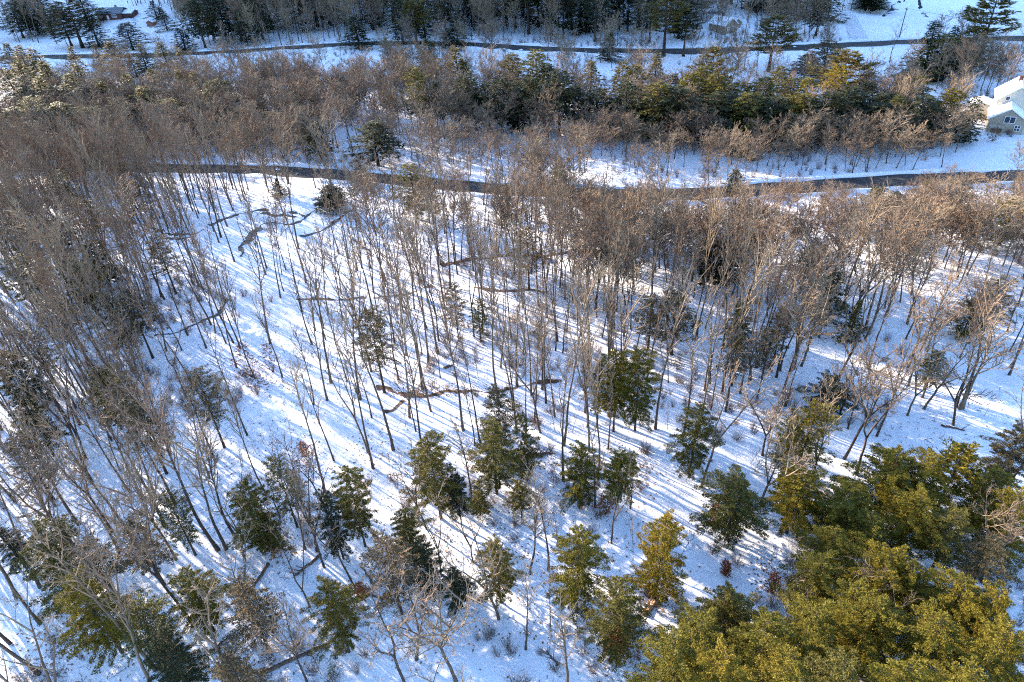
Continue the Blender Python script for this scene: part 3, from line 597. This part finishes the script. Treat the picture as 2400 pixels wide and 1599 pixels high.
while yy < 430:
    xw = 60 + .78 * yy; xx = -xw - 25
    while xx < xw:
        x = xx + rnd.uniform(-.85, .85); y = yy + rnd.uniform(-.85, .85); xx += cell
        u_ = rnd.random()
        if u_ > .36: continue
        z = float(height(x, y, False)); px, py, dep = project((x, y, z))
        if px < -330 or px > 2650 or py < -75 or py > 1890: continue
        clump = .55 + 1.1 * np.clip(vnoise(x / 9, y / 9, 31) + .5, 0, 1)
        if u_ > density(px, py) * clump * cell * cell / 100: continue
        if blocked(x, y, px, py): continue
        r = rnd.random()
        if py < 470 or (px > 1350 and py < 720):
            kind = 'round' if r < .85 else 'slender'; Ht = rnd.uniform(9, 13.5)
            if 330 < py < 440 and px > 850: Ht = rnd.uniform(6.0, 11.0)
            elif py >= 440 and px > 850: Ht = rnd.uniform(10, 15) * min(1, max(.42, (py - 360) / 290))
            elif px < 850 and 200 < py < 430: Ht = rnd.uniform(7.5, 12)
            elif px < 850 and py >= 430: kind = 'slender' if r < .75 else 'round'; Ht = rnd.uniform(11, 18)
            if py < 120: kind = 'slender' if r < .6 else 'round'; Ht = rnd.uniform(12, 22)
            st = rnd.uniform(.85, 1.25)
        elif 850 < px and py < 640:
            kind = 'round' if r < .4 else 'slender'; Ht = rnd.uniform(10, 16); st = rnd.uniform(.8, 1.2)
        elif py < 1180 and not (px > 1750 and py > 720):
            kind = 'slender' if r < .78 else ('forked' if r < .97 else 'round'); Ht = rnd.uniform(15, 24) * (1 if rnd.random() < .75 else .7); st = rnd.uniform(.65, 1.0)
        elif px > 1750:
            kind = 'slender' if r < .45 else ('forked' if r < .85 else 'spreading'); Ht = rnd.uniform(10, 19); st = rnd.uniform(.85, 1.3)
        else:
            far_left = px < 650
            kind = 'slender' if r < (.62 if far_left else .5) else ('forked' if r < .92 else 'spreading'); Ht = rnd.uniform(13, 22) if far_left else rnd.uniform(7, 15); st = rnd.uniform(.8, 1.25)
        add_spot(x, y, kind, Ht, st, px, py); OCC.append((x, y, .55))
    yy += cell
def seen_size(s):
    x, y, kind, Ht = s[:4]; z = float(height(x, y, False)); t = project((x, y, z + Ht)); b = project((x, y, z))
    if max(t[1], b[1]) < -5 or min(t[1], b[1]) > 1604 or max(t[0], b[0]) < -20 or min(t[0], b[0]) > 2420: return -1
    return abs(min(b[1], 1600) - max(t[1], 0)) + 1e-3 * Ht
scored = sorted(((seen_size(s), i) for i, s in enumerate(SPOTS)), reverse=True)
NHAND = len(HAND)
chosen = set(range(NHAND))
for sc_, i in scored:
    if len(chosen) >= 296 or sc_ <= 0: break
    chosen.add(i)
for i in sorted(chosen):
    x, y, kind, Ht, st, px, py = SPOTS[i]
    P = rnd.choice(BARE[kind]); sz = Ht / P[2]
    o = add_tree('bare_tree', P, (x, y, hz(x, y) - .05), rnd.uniform(0, 6.28), st * (sz ** .6), sz, lean=(rnd.gauss(0, .05), rnd.gauss(0, .05)))
    hw = 'tall' if Ht > 18 else ('short' if Ht < 11 else '')
    TREES.append((o, ' '.join(w_ for w_ in (hw, {'slender': 'slender', 'forked': 'forked', 'spreading': 'spreading', 'round': 'round-crowned'}[kind], 'bare tree') if w_), 'tree', (px, min(py, 1620)), 'leafless trees'))

# all the other bare trees: one stuff object that instances its own small meshes
def stuff_instances(name, variants, pts, label):
    """variants: list of (list of (MB, material)); pts: list of (variant, x, y, z, rot, sx, sz)"""
    V = []; Fc = []; mi = []; vid = []; mats = []
    for k, parts in enumerate(variants):
        for mb, mt in parts:
            if mt not in mats: mats.append(mt)
            b = len(V); V += mb.v; Fc += [tuple(i + b for i in q_) for q_ in mb.f]; mi += [mats.index(mt)] * len(mb.f); vid += [k] * len(mb.v)
    nb = len(V); V += [(p[1], p[2], p[3]) for p in pts]
    me_ = mesh(name, V, Fc, mats, mi)
    n = len(V)
    a = me_.attributes.new('vid', 'INT', 'POINT'); a.data.foreach_set('value', np.array(vid + [100 + p[0] for p in pts], np.int32))
    a = me_.attributes.new('rot', 'FLOAT_VECTOR', 'POINT'); arr = np.zeros((n, 3), np.float32); arr[nb:, 2] = [p[4] for p in pts]
    rg = np.random.default_rng(5); arr[nb:, :2] = rg.normal(0, .04, (n - nb, 2)); a.data.foreach_set('vector', arr.reshape(-1))
    a = me_.attributes.new('scl', 'FLOAT_VECTOR', 'POINT'); arr = np.ones((n, 3), np.float32); arr[nb:] = [(p[5], p[5], p[6]) for p in pts]; a.data.foreach_set('vector', arr.reshape(-1))
    o = link(name, me_)
    g = bpy.data.node_groups.new(name, 'GeometryNodeTree')
    g.interface.new_socket('Geometry', in_out='INPUT', socket_type='NodeSocketGeometry'); g.interface.new_socket('Geometry', in_out='OUTPUT', socket_type='NodeSocketGeometry')
    N, Lk = g.nodes, g.links
    gi = N.new('NodeGroupInput'); go = N.new('NodeGroupOutput'); jn = N.new('GeometryNodeJoinGeometry')
    def attr(nm, ty):
        q_ = N.new('GeometryNodeInputNamedAttribute'); q_.data_type = ty; q_.inputs['Name'].default_value = nm; return q_.outputs['Attribute']
    av, ar, as_ = attr('vid', 'INT'), attr('rot', 'FLOAT_VECTOR'), attr('scl', 'FLOAT_VECTOR')
    def pick(val):
        c = N.new('FunctionNodeCompare'); c.data_type = 'INT'; c.operation = 'EQUAL'
        ins = [s for s in c.inputs if s.type == 'INT']; Lk.new(av, ins[0]); ins[1].default_value = val
        s = N.new('GeometryNodeSeparateGeometry'); s.domain = 'POINT'; Lk.new(gi.outputs[0], s.inputs[0]); Lk.new(c.outputs[0], s.inputs['Selection']); return s.outputs[0]
    for k in range(len(variants)):
        ip = N.new('GeometryNodeInstanceOnPoints')
        Lk.new(pick(100 + k), ip.inputs['Points']); Lk.new(pick(k), ip.inputs['Instance']); Lk.new(ar, ip.inputs['Rotation']); Lk.new(as_, ip.inputs['Scale']); Lk.new(ip.outputs[0], jn.inputs[0])
    Lk.new(jn.outputs[0], go.inputs[0])
    md = o.modifiers.new('scatter', 'NODES'); md.node_group = g
    tag(o, label, kind='stuff'); return o
VAR = [(k_, j) for k_ in ('slender', 'forked', 'round', 'spreading') for j in range(len(BARE[k_]))]
pts = []
for i, s in enumerate(SPOTS):
    if i in chosen: continue
    x, y, kind, Ht, st, px, py = s
    j = rnd.randrange(len(BARE[kind])); P = BARE[kind][j]; sz = Ht / P[2]
    pts.append((VAR.index((kind, j)), x, y, hz(x, y) - .05, rnd.uniform(0, 6.28), st * sz ** .6, sz))
stuff_instances('bare_woods', [[(BARE[k_][j][4], M['bark']), (BARE[k_][j][5], M['twig'])] for k_, j in VAR], pts, 'leafless grey-brown woods filling the valley')
print('spots', len(SPOTS), 'individual', len(chosen), 'stuff', len(pts))
# ------------------------------------------------------------------ saplings (thin young trees) and brush
SAP = []
cell = 2.3; yy = 27.0
while yy < 100:
    xw = 60 + .74 * yy; xx = -xw
    while xx < xw:
        x = xx + rnd.uniform(-1, 1); y = yy + rnd.uniform(-1, 1); xx += cell
        px, py, dep = project((x, y, float(height(x, y, False))))
        if px < 20 or px > 2380 or py > 1590 or py < 720: continue
        dn = 1.5 if 800 < px < 1750 else (1.0 if px <= 800 else .6)
        if rnd.random() > dn * cell * cell / 100 * (.3 + 1.4 * max(0, float(vnoise(x / 8, y / 8, 41)) + .5)): continue
        if ((px - 1650) / 110) ** 2 + ((py - 1390) / 70) ** 2 < 1 or ((px - 870) / 60) ** 2 + ((py - 1150) / 50) ** 2 < 1: continue
        if any((ox - x) ** 2 + (oy - y) ** 2 < .5 * r * r + .3 for ox, oy, r in OCC): continue
        SAP.append((x, y, px, py))
    yy += cell
rnd.shuffle(SAP)
for x, y, px, py in SAP[:170]:
    P = rnd.choice(BARE['sapling']); Ht = rnd.uniform(2.6, 7.5)
    o = add_tree('sapling', P, (x, y, hz(x, y) - .05), rnd.uniform(0, 6.28), (Ht / 5) ** .8 * rnd.uniform(.8, 1.2), Ht / 5, lean=(rnd.gauss(0, .08), rnd.gauss(0, .08)))
    TREES.append((o, ('spindly' if Ht < 4.2 else 'long-stemmed') + ' bare sapling', 'sapling', (px, py), 'thin saplings'))

def brush_mb(seed, n=34, h=1.9, R=1.0):
    rg = random.Random(seed); mb = MB()
    for i in range(n):
        a = rg.uniform(0, 6.28); r = rg.uniform(0, .3) * R; p = np.array((math.cos(a) * r, math.sin(a) * r, -.1)); sp = rg.uniform(.1, .75)
        b_ = a + rg.gauss(0, .6); L = h * rg.uniform(.5, 1.1); e = p + np.array((math.cos(b_) * sp * R, math.sin(b_) * sp * R, L))
        mb.spike(p, e, .014)
        for k in range(4):
            q_ = p + (e - p) * rg.uniform(.35, .9); e2 = q_ + np.array((rg.gauss(0, .3), rg.gauss(0, .3), rg.uniform(.1, .45))) * h * .4; mb.spike(q_, e2, .010)
    return mb
bpts = []
cell = 2.0; yy = 28.0
while yy < 300:
    xw = 60 + .76 * yy; xx = -xw
    st_ = cell if yy < 140 else cell * 1.5
    while xx < xw:
        x = xx + rnd.uniform(-1, 1); y = yy + rnd.uniform(-1, 1); xx += st_
        px, py, dep = project((x, y, float(height(x, y, False))))
        if px < -40 or px > 2440 or py > 1640: continue
        nz = float(vnoise(x / 11, y / 11, 51)) + float(vnoise(x / 4, y / 4, 52)) * .6
        if nz < .0 + .28 * rnd.random(): continue
        if near_road(x, y, 1.5): continue
        if ((px - 740) / 150) ** 2 + ((py - 520) / 70) ** 2 < 1 or ((px - 1650) / 100) ** 2 + ((py - 1390) / 60) ** 2 < 1 or ((px - 2200) / 240) ** 2 + ((py - 40) / 70) ** 2 < 1: continue
        if 540 < py < 1240 and lane_dist(px, py) < 40 and rnd.random() < .8: continue
        bpts.append((rnd.randrange(4), x, y, hz(x, y), rnd.uniform(0, 6.28), rnd.uniform(.6, 1.5), rnd.uniform(.5, 1.35)))
    yy += st_
M['brush'] = varied('brush_stems', [(.14, .085, .065), (.17, .11, .085), (.12, .09, .07), (.19, .105, .08)], .8, .2, 1.0)
stuff_instances('undergrowth', [[(brush_mb(300 + k), M['brush'])] for k in range(4)], bpts, 'thin reddish-tan brush growing through the snow')

# dead leaves and twigs lying on the snow
rl = np.random.default_rng(9); LV = []; LF = []
for cx_, cy2, rx, ry, n in [(710, 1080, 50, 45, 260), (655, 1280, 40, 45, 200), (1450, 1500, 60, 50, 420), (1530, 1410, 40, 30, 120), (860, 1060, 60, 60, 120), (1800, 1350, 50, 70, 160), (150, 1500, 130, 80, 300), (1480, 1120, 90, 60, 220), (600, 890, 50, 30, 260), (1000, 915, 130, 18, 420), (1230, 1085, 70, 25, 200), (1700, 1210, 60, 40, 120), (500, 1560, 160, 40, 220), (1100, 1300, 500, 260, 900), (700, 1000, 500, 300, 700)]:
    for k in range(n):
        p = ground(cx_ + rl.normal(0, rx * .5), cy2 + rl.normal(0, ry * .5)); z = hz(p[0], p[1]) + .03
        a = rl.uniform(0, 6.28); s_ = rl.uniform(.07, .17); b_ = len(LV); c_, d_ = math.cos(a) * s_, math.sin(a) * s_
        LV += [(p[0] - c_, p[1] - d_, z), (p[0] + d_ * .6, p[1] - c_ * .6, z + .02), (p[0] + c_, p[1] + d_, z + .05), (p[0] - d_ * .6, p[1] + c_ * .6, z + .02)]; LF.append((b_, b_ + 1, b_ + 2, b_ + 3))
M['leaf'] = simple('dead_leaf', (.26, .12, .055), .8, .4, .8)
tag(link('fallen_leaves', mesh('fallen_leaves', LV, LF, M['leaf'])), 'rusty dead leaves scattered on the snow', kind='stuff')

TV = []; TF = []
for k in range(7000):
    py_ = 560 + 1039 * rl.random() ** .8; p = ground(rl.uniform(0, 2400), py_)
    if float(vnoise(p[0] / 6, p[1] / 6, 71)) < .25 * rl.random() - .05: continue
    a = rl.uniform(0, 6.28); L_ = rl.uniform(.15, .8); w_ = rl.uniform(.012, .03); z = hz(p[0], p[1]) + .03; c_, d_ = math.cos(a), math.sin(a); b_ = len(TV)
    x2, y2 = p[0] + c_ * L_, p[1] + d_ * L_; z2 = hz(x2, y2) + .03 + rl.uniform(0, .15)
    TV += [(p[0] - d_ * w_, p[1] + c_ * w_, z), (p[0] + d_ * w_, p[1] - c_ * w_, z), (x2 + d_ * w_ * .4, y2 - c_ * w_ * .4, z2), (x2 - d_ * w_ * .4, y2 + c_ * w_ * .4, z2), ((p[0] + x2) / 2, (p[1] + y2) / 2, max(z, z2) + w_ * 1.2)]
    TF += [(b_, b_ + 1, b_ + 4), (b_ + 1, b_ + 2, b_ + 4), (b_ + 2, b_ + 3, b_ + 4), (b_ + 3, b_, b_ + 4)]
tag(link('twig_litter', mesh('twig_litter', TV, TF, M['log'])), 'small dark fallen twigs littering the snow', kind='stuff')

# ------------------------------------------------------------------ shrubs holding orange leaves
def leaf_shrub(bx, by, ty, w, label, colr='orange', seed=1, cat='shrub', name='leafy_shrub', dens=7, grp=None):
    b = ground(bx, by)
    Ht, _ = solve_height(bx, ty, by); dep = project(b)[2]; Rr = w * dep / FPX / 2
    rg = random.Random(seed)
    tr, V, n = conifer_parts(400 + seed, H=Ht, R=Rr, cb=.12, kind='d', nb=46, leaf=.26, dens=dens)
    st = MB()
    for k in range(9):
        a = rg.uniform(0, 6.28); st.spike((0, 0, -.2), (math.cos(a) * Rr * .7, math.sin(a) * Rr * .7, Ht * rg.uniform(.5, .95)), .035, 4)
    o = bpy.data.objects.new(name, None); COL.objects.link(o); o.location = (b[0], b[1], hz(b[0], b[1])); o.rotation_euler = (0, 0, rg.uniform(0, 6))
    st.build('stems', M['bark'], o); link('foliage', leaf_mesh('foliage', V, n, M[colr]), o)
    tag(o, label, cat, grp); return o
leaf_shrub(590, 882, 805, 66, 'orange-leaved young beech between leaning grey trunks', seed=1)
leaf_shrub(640, 872, 808, 44, 'rusty brown-leaved beech touching the brighter orange beech', seed=2, dens=5)
leaf_shrub(848, 1402, 1372, 40, 'small vivid orange bush under a fallen dark pole', seed=3)
leaf_shrub(1445, 1535, 1470, 78, 'ginger-leaved brush under the olive hemlock beside the golden stand', seed=4, dens=6)
leaf_shrub(1672, 1240, 1180, 26, 'thin orange-leaved stem beside the dense green hemlock', seed=5, dens=5)
leaf_shrub(1806, 1392, 1345, 30, 'slim orange shrub near the top of the golden evergreen stand', seed=6, dens=5)
leaf_shrub(1420, 1205, 1165, 46, 'low reddish-brown shrub between the two golden hemlocks in the clearing', seed=7, dens=5)
leaf_shrub(1700, 1350, 1320, 20, 'tiny orange shrub on the edge of the blue shadow', seed=8, dens=5)
leaf_shrub(718, 1072, 1040, 26, 'sparse orange sprig beside the open lane of snow', seed=9, dens=4)
leaf_shrub(318, 60, 40, 14, 'dark clipped bush in the yard of the red house', 'dark', 10, name='yard_shrub')
leaf_shrub(2325, 332, 300, 34, 'orange-tan brush in front of the cream house', 'redtwig', 11)

# ------------------------------------------------------------------ fallen logs, stump, boulders
def log(p0, p1, r, label, name='fallen_log', mat='log', branches=3, seed=0, lift=.5, cat='log'):
    rg = random.Random(seed + 900); a = ground(*p0); b = ground(*p1); mb = MB()
    mid = (a[:2] + b[:2]) / 2; base = np.array((mid[0], mid[1], hz(*mid)))
    n = 9; pts = []
    for i in range(n):
        q_ = a[:2] + (b[:2] - a[:2]) * i / (n - 1); q_ = q_ + np.array((rg.gauss(0, .05), rg.gauss(0, .05)))
        pts.append(np.array((q_[0], q_[1], hz(*q_) + r * lift)) - base)
    mb.tube(pts, [r * (1 - .55 * i / (n - 1)) * rg.uniform(.9, 1.1) for i in range(n)], 8)
    o = bpy.data.objects.new(name, None); COL.objects.link(o); o.location = base
    mb.build('trunk', M[mat], o, True)
    if branches:
        br = MB()
        for k in range(branches):
            q_ = pts[rg.randrange(3, n)]; d = pts[-1] - pts[0]; d /= np.linalg.norm(d); s_ = np.array((-d[1], d[0], 0)) * rg.choice((-1, 1))
            L = rg.uniform(.6, 2.0); e = q_ + (d * .6 + s_ * rg.uniform(.3, .9) + np.array((0, 0, rg.uniform(.1, .7)))) * L
            br.spike(q_, e, r * .35, 5)
            for w in range(3):
                q2 = q_ + (e - q_) * rg.uniform(.3, .9); br.spike(q2, q2 + np.array((rg.gauss(0, .4), rg.gauss(0, .4), rg.uniform(0, .4))) * L * .6, r * .14, 3)
        br.build('limbs', M[mat], o)
    en = MB(); d = pts[0] - pts[1]; d /= np.linalg.norm(d); en.tube([pts[0] + d * .01, pts[0] + d * .05], [r * .86, r * .84], 10); en.build('cut_end', M['cut_wood'], o)
    tag(o, label, cat, 'fallen logs'); return o
log((752, 1300), (690, 1352), .20, 'forked grey log with bare branches lying across blue shade', branches=7, seed=1)
log((658, 1262), (636, 1312), .22, 'short rust-stained log on sunlit snow', mat='cut_wood', branches=1, seed=2)
log((628, 1322), (582, 1398), .20, 'dark log slanting out of the shade below the rust-stained log', branches=2, seed=3)
log((832, 1384), (945, 1416), .13, 'long thin dark pole lying over the small orange bush', branches=0, seed=4)
log((1212, 1072), (1290, 1062), .26, 'reddish-brown log with upright twigs behind the tall middle hemlock', branches=9, seed=5)
log((1040, 864), (1062, 857), .26, 'short orange-ended log under a snow cap above the ditch', branches=0, seed=6)
log((612, 1580), (772, 1510), .24, 'long brown fallen tree at the lowest edge of the woods', branches=9, seed=7)
log((494, 1530), (528, 1504), .2, 'short brown log leaning near the long fallen tree', branches=2, seed=8)
log((1310, 1562), (1284, 1532), .12, 'brush-covered small log in dappled lower snow', branches=9, seed=9)
log((1512, 1440), (1542, 1404), .24, 'bent pale bare log beside the golden hemlock trunk', mat='cut_wood', branches=3, seed=10)
log((936, 1300), (1010, 1330), .14, 'thin dark pole on snow behind the elongated hemlock', branches=2, seed=11)
log((985, 1420), (1010, 1440), .18, 'dark log end sticking out of shade under the dark hemlock', branches=1, seed=12)
log((2205, 1000), (2260, 1012), .16, 'dark log half hidden near the three-stemmed tree', branches=2, seed=13)
log((875, 1370), (850, 1330), .14, 'dark straight stick lying in blue shade near the orange bush', branches=0, seed=14)

def stump(px, py, r, h, label):
    b = ground(px, py); mb = MB()
    mb.tube([(0, 0, -.3), (0, 0, h * .4), (.05, 0, h)], [r * 1.3, r, r * .92], 12)
    o = bpy.data.objects.new('tree_stump', None); COL.objects.link(o); o.location = (b[0], b[1], hz(b[0], b[1])); mb.build('trunk', M['log'], o, True)
    en = MB(); en.tube([(.05, 0, h + .003), (.05, 0, h + .03)], [r * .85, r * .8], 12); en.build('cut_top', M['cut_wood'], o)
    tag(o, label, 'stump')
stump(1522, 1388, .5, 1.0, 'pale broken stump next to the golden hemlock trunk')
stump(878, 1258, .22, .45, 'small dark stump in blue shade beside the olive hemlocks')

def boulder(px, py, r, label, seed):
    rg = np.random.default_rng(seed); b = ground(px, py); V = []; Fc = []; n = 10; m = 6
    for j in range(m + 1):
        for i in range(n):
            th, ph = 2 * math.pi * i / n, math.pi * j / m; k = r * (1 + rg.normal(0, .10)); V.append((k * 1.3 * math.sin(ph) * math.cos(th), k * math.sin(ph) * math.sin(th), k * .7 * math.cos(ph)))
    for j in range(m):
        for i in range(n): Fc.append((j * n + i, (j + 1) * n + i, (j + 1) * n + (i + 1) % n, j * n + (i + 1) % n))
    o = link('boulder', mesh('boulder', V, Fc, M['rock'])); o.location = (b[0], b[1], hz(b[0], b[1]) + r * .1); tag(o, label, 'boulder')
boulder(605, 540, .7, 'dark rock in the middle of the looping brook', 1)
boulder(2075, 845, .5, 'dark rock in a patch of blue shade among tan trees', 2)
boulder(1180, 1005, .4, 'small rock by the evergreens in the middle clearing', 3)
boulder(790, 519, .45, 'small lone rock on the open blue snow', 4)

# ------------------------------------------------------------------ buildings
def gable(root, w, y0, y1, hw, hr, x0, wall, roof, over=.4, th=.28, roofname='roof', base=-1.0):
    a = w / 2
    mb = MB(); v = []
    for y in (y0, y1): v += [(x0 - a, y, base), (x0 + a, y, base), (x0 + a, y, hw), (x0, y, hr), (x0 - a, y, hw)]
    mb.add(v, [(0, 1, 2, 3, 4), (9, 8, 7, 6, 5), (1, 6, 7, 2), (0, 4, 9, 5)]); mb.build('wall', wall, root)
    sl = (hr - hw) / a; r_ = MB()
    for s_ in (-1, 1):
        e = (x0 + s_ * (a + over), hw - sl * over); p = []
        for y in (y0 - over, y1 + over):
            p += [(x0, y, hr + .02), (e[0], y, e[1] + .02), (e[0], y, e[1] + th), (x0, y, hr + th)]
        r_.add(p, [(0, 1, 2, 3), (7, 6, 5, 4), (3, 2, 6, 7), (0, 4, 5, 1), (1, 5, 6, 2)])
    return r_.build(roofname, roof, root)
def window(root, c, n, w, h, panes=(2, 2)):
    """c: centre on the wall, n: outward axis '+x' '-x' '-y'"""
    fr = MB(); gl = MB(); ax = n[1]; s_ = 1 if n[0] == '+' else -1
    def put(mb, u, v, du, dv, d0, th):
        cc = (c[0] + u, c[1] + s_ * d0, c[2] + v) if ax == 'y' else (c[0] + s_ * d0, c[1] + u, c[2] + v)
        dd = (du, th, dv) if ax == 'y' else (th, du, dv); mb.box(cc, dd)
    put(gl, 0, 0, w, h, .02, .04)
    for u in np.linspace(-w / 2, w / 2, panes[0] + 1): put(fr, u, 0, .12, h + .12, .06, .12)
    for v in np.linspace(-h / 2, h / 2, panes[1] + 1): put(fr, 0, v, w - .12, .10, .055, .10)
    f_ = fr.build('window', M['trim'], root); gl.build('pane', M['glass'], f_)
def door(root, c, n, w=1.0, h=2.1, mat='trim'):
    mb = MB(); s_ = 1 if n[0] == '+' else -1
    cc, dd = ((c[0], c[1] + s_ * .04, c[2]), (w, .08, h)) if n[1] == 'y' else ((c[0] + s_ * .04, c[1], c[2]), (.08, w, h))
    mb.box(cc, dd); d_ = mb.build('door', M[mat], root)
    k = MB(); cc2 = (c[0] + .35, c[1] + s_ * .11, c[2]) if n[1] == 'y' else (c[0] + s_ * .11, c[1] + .35, c[2]); k.box(cc2, (.08, .08, .08)); k.build('handle', M['metal'], d_)
def house_root(name, px, py, rz, label, cat='house', z=0):
    b = ground(px, py); o = bpy.data.objects.new(name, None); COL.objects.link(o); o.location = (b[0], b[1], hz(b[0], b[1]) + z); o.rotation_euler = (0, 0, rz); tag(o, label, cat); return o
def yaw_between(a, b):
    p, q_ = ground(*a), ground(*b); return math.atan2(q_[1] - p[1], q_[0] - p[0]) - math.pi / 2

# cream house with stepped gables
h = house_root('house', 2351, 312, math.radians(-31), 'cream and grey house with stepped snow-covered gable roofs')
gable(h, 7.4, 0, 8.0, 3.3, 5.7, 0, M['grey_wall'], M['roof_snow'])
gable(h, 8.2, 6.6, 16.5, 6.0, 9.2, 1.2, M['cream_wall'], M['roof_snow'], .5, .34)
gable(h, 5.0, 10, 15.5, 3.2, 4.0, -5.3, M['cream_wall'], M['roof_snow'], .3)
window(h, (.4, 0, 3.2), '-y', 2.2, 1.5, (2, 1)); window(h, (-.9, 6.6, 6.4), '-y', .9, .9, (1, 1)); window(h, (2.4, 0, 1.4), '-y', 1.2, 1.3)
window(h, (5.3, 10, 4.2), '+x', 1.3, 1.4); window(h, (5.3, 13.5, 4.2), '+x', 1.3, 1.4)
door(h, (-2.2, 0, .9), '-y', mat='door')
mb = MB(); mb.box((-1.9, -1.5, 1.9), (3.0, 2.6, .22)); [mb.box((-1.9 + s_ * 1.35, -2.6, .6), (.16, .16, 2.4)) for s_ in (-1, 1)]; mb.build('porch', M['grey_wall'], h)
mb = MB(); mb.box((1.0, 13, 9.3), (.8, .8, 2.2)); mb.build('chimney', M['red_wall'], h)

# red ranch house
yw = yaw_between((236, 50), (298, 46))
h = house_root('house', 265, 44, yw, 'dark red ranch house with blue-grey metal roof at the edge of the far woods')
rf = gable(h, 8.0, -7.0, 6.6, 2.9, 5.0, -2.0, M['red_wall'], M['teal_roof'], .5, .16)
mb = MB(); mb.box((-.6, -2.4, 4.62), (1.2, 1.5, .22)); mb.box((.3, -1.2, 4.1), (.7, .7, .2)); mb.build('snow_patch', M['roof_snow'], rf)
window(h, (2, 2.6, 1.5), '+x', 2.6, 1.5, (4, 2)); window(h, (2, -4.8, 1.5), '+x', 1.3, 1.2, (2, 2)); door(h, (2, -1.2, 1.0), '+x', 1.2)
gable(h, 6.0, 6.9, 11.8, 2.6, 3.6, -2.6, M['red_wall'], M['roof_snow'], .5, .35)
mb = MB(); [mb.box((.7, 7.2 + k * .5, 1.2), (.12, .14, 2.4)) for k in range(10)]; mb.box((.7, 9.4, 2.35), (.14, 4.9, .14)); mb.build('porch_screen', M['pole'], h)
mb = MB(); mb.box((-3.2, 1.5, 5.3), (.9, .9, 1.6)); mb.build('chimney', M['grey_wall'], h)

# little red shed
h = house_root('garden_shed', 353, 63, math.radians(-4), 'small orange-red garden shed under a thick snow roof', 'shed')
gable(h, 3.2, 0, 4.2, 2.2, 3.1, 0, M['shed_wall'], M['roof_snow'], .3, .4); door(h, (.2, 0, .95), '-y', 1.2, 1.9, 'door')

# tan house and pavilion beyond the upper road
h = house_root('house', 1712, 78, math.radians(28), 'tan gabled house half screened by bare trees beyond the upper road')
gable(h, 6.6, 0, 9.0, 3.2, 5.4, 0, M['tan_wall'], M['roof_snow']); gable(h, 5, 3, 8, 2.6, 4.2, 6.2, M['tan_wall'], M['roof_snow'])
window(h, (-1.4, 0, 1.7), '-y', 1.1, 1.3); window(h, (1.4, 0, 1.7), '-y', 1.1, 1.3); door(h, (6.2, 3, .9), '-y', mat='door')
mb = MB(); mb.box((.8, 6, 5.8), (.7, .7, 1.6)); mb.build('chimney', M['red_wall'], h)
h = house_root('open_pavilion', 1680, 50, math.radians(8), 'dark open-sided pavilion behind bare trees beyond the upper road', 'pavilion')
mb = MB(); mb.box((0, 2, 3.0), (6.4, 4.6, .25)); mb.build('roof', M['teal_roof'], h)
for sx in (-1, 1):
    for sy in (-1, 1): mb = MB(); mb.box((sx * 2.9, 2 + sy * 2.0, 1.2), (.22, .22, 3.35)); mb.build('post', M['pole'], h)

# utility poles and wire
def pole(px, py, H_, label):
    b = ground(px, py); o = bpy.data.objects.new('utility_pole', None); COL.objects.link(o); o.location = (b[0], b[1], hz(b[0], b[1])); tag(o, label, 'pole')
    mb = MB(); mb.tube([(0, 0, -.5), (0, 0, H_)], [.19, .13], 8); mb.build('post', M['pole'], o, True)
    mb = MB(); mb.box((0, 0, H_ - .7), (.12, 2.2, .14)); mb.build('crossarm', M['pole'], o)
    for k in (-.9, 0, .9): mb = MB(); mb.tube([(0, k, H_ - .63), (0, k, H_ - .35)], [.06, .05], 6); mb.build('insulator', M['metal'], o)
    return np.array((b[0], b[1], hz(b[0], b[1]) + H_ - .35))
t1 = pole(2108, 86, 10.0, 'wooden utility pole standing against the far snow field')
t2 = ground(2760, 90, 10.0)
mb = MB(); pts_ = [t1 + (t2 - t1) * k / 24 - np.array((0, 0, 1.6 * 4 * (k / 24) * (1 - k / 24))) for k in range(25)]; mb.tube(pts_, [.035] * 25, 5)
tag(mb.build('overhead_wire', M['wire']), 'thin dark overhead wire crossing the blue snow field', 'wire')

# ------------------------------------------------------------------ labels: where each tree stands, told by the two nearest landmarks
ORD = ['closest', 'second', 'third', 'fourth', 'fifth', 'sixth', 'seventh', 'eighth', 'ninth', 'tenth', 'eleventh', 'twelfth'] + [str(k) + 'th' for k in range(13, 60)]
bins = {}
for o, wds, cat, bp, grp in TREES:
    d = sorted((math.hypot(bp[0] - lx, (bp[1] - ly) * (1.6 if ly < 450 else 1.2)), ph) for lx, ly, ph in LAND)
    bins.setdefault((wds, d[0][1], d[1][1]), []).append((d[0][0], o, cat, grp))
for (wds, a, b), lst in bins.items():
    lst.sort(key=lambda t: t[0])
    for k, (dd, o, cat, grp) in enumerate(lst):
        if len(lst) == 1: lab = f'{wds} between the {a} and the {b}'
        elif k == 0: lab = f'{wds}, nearest the {a} towards the {b}'
        else: lab = f'{wds}, {ORD[k]} from the {a} towards the {b}'
        tag(o, lab, cat, grp)
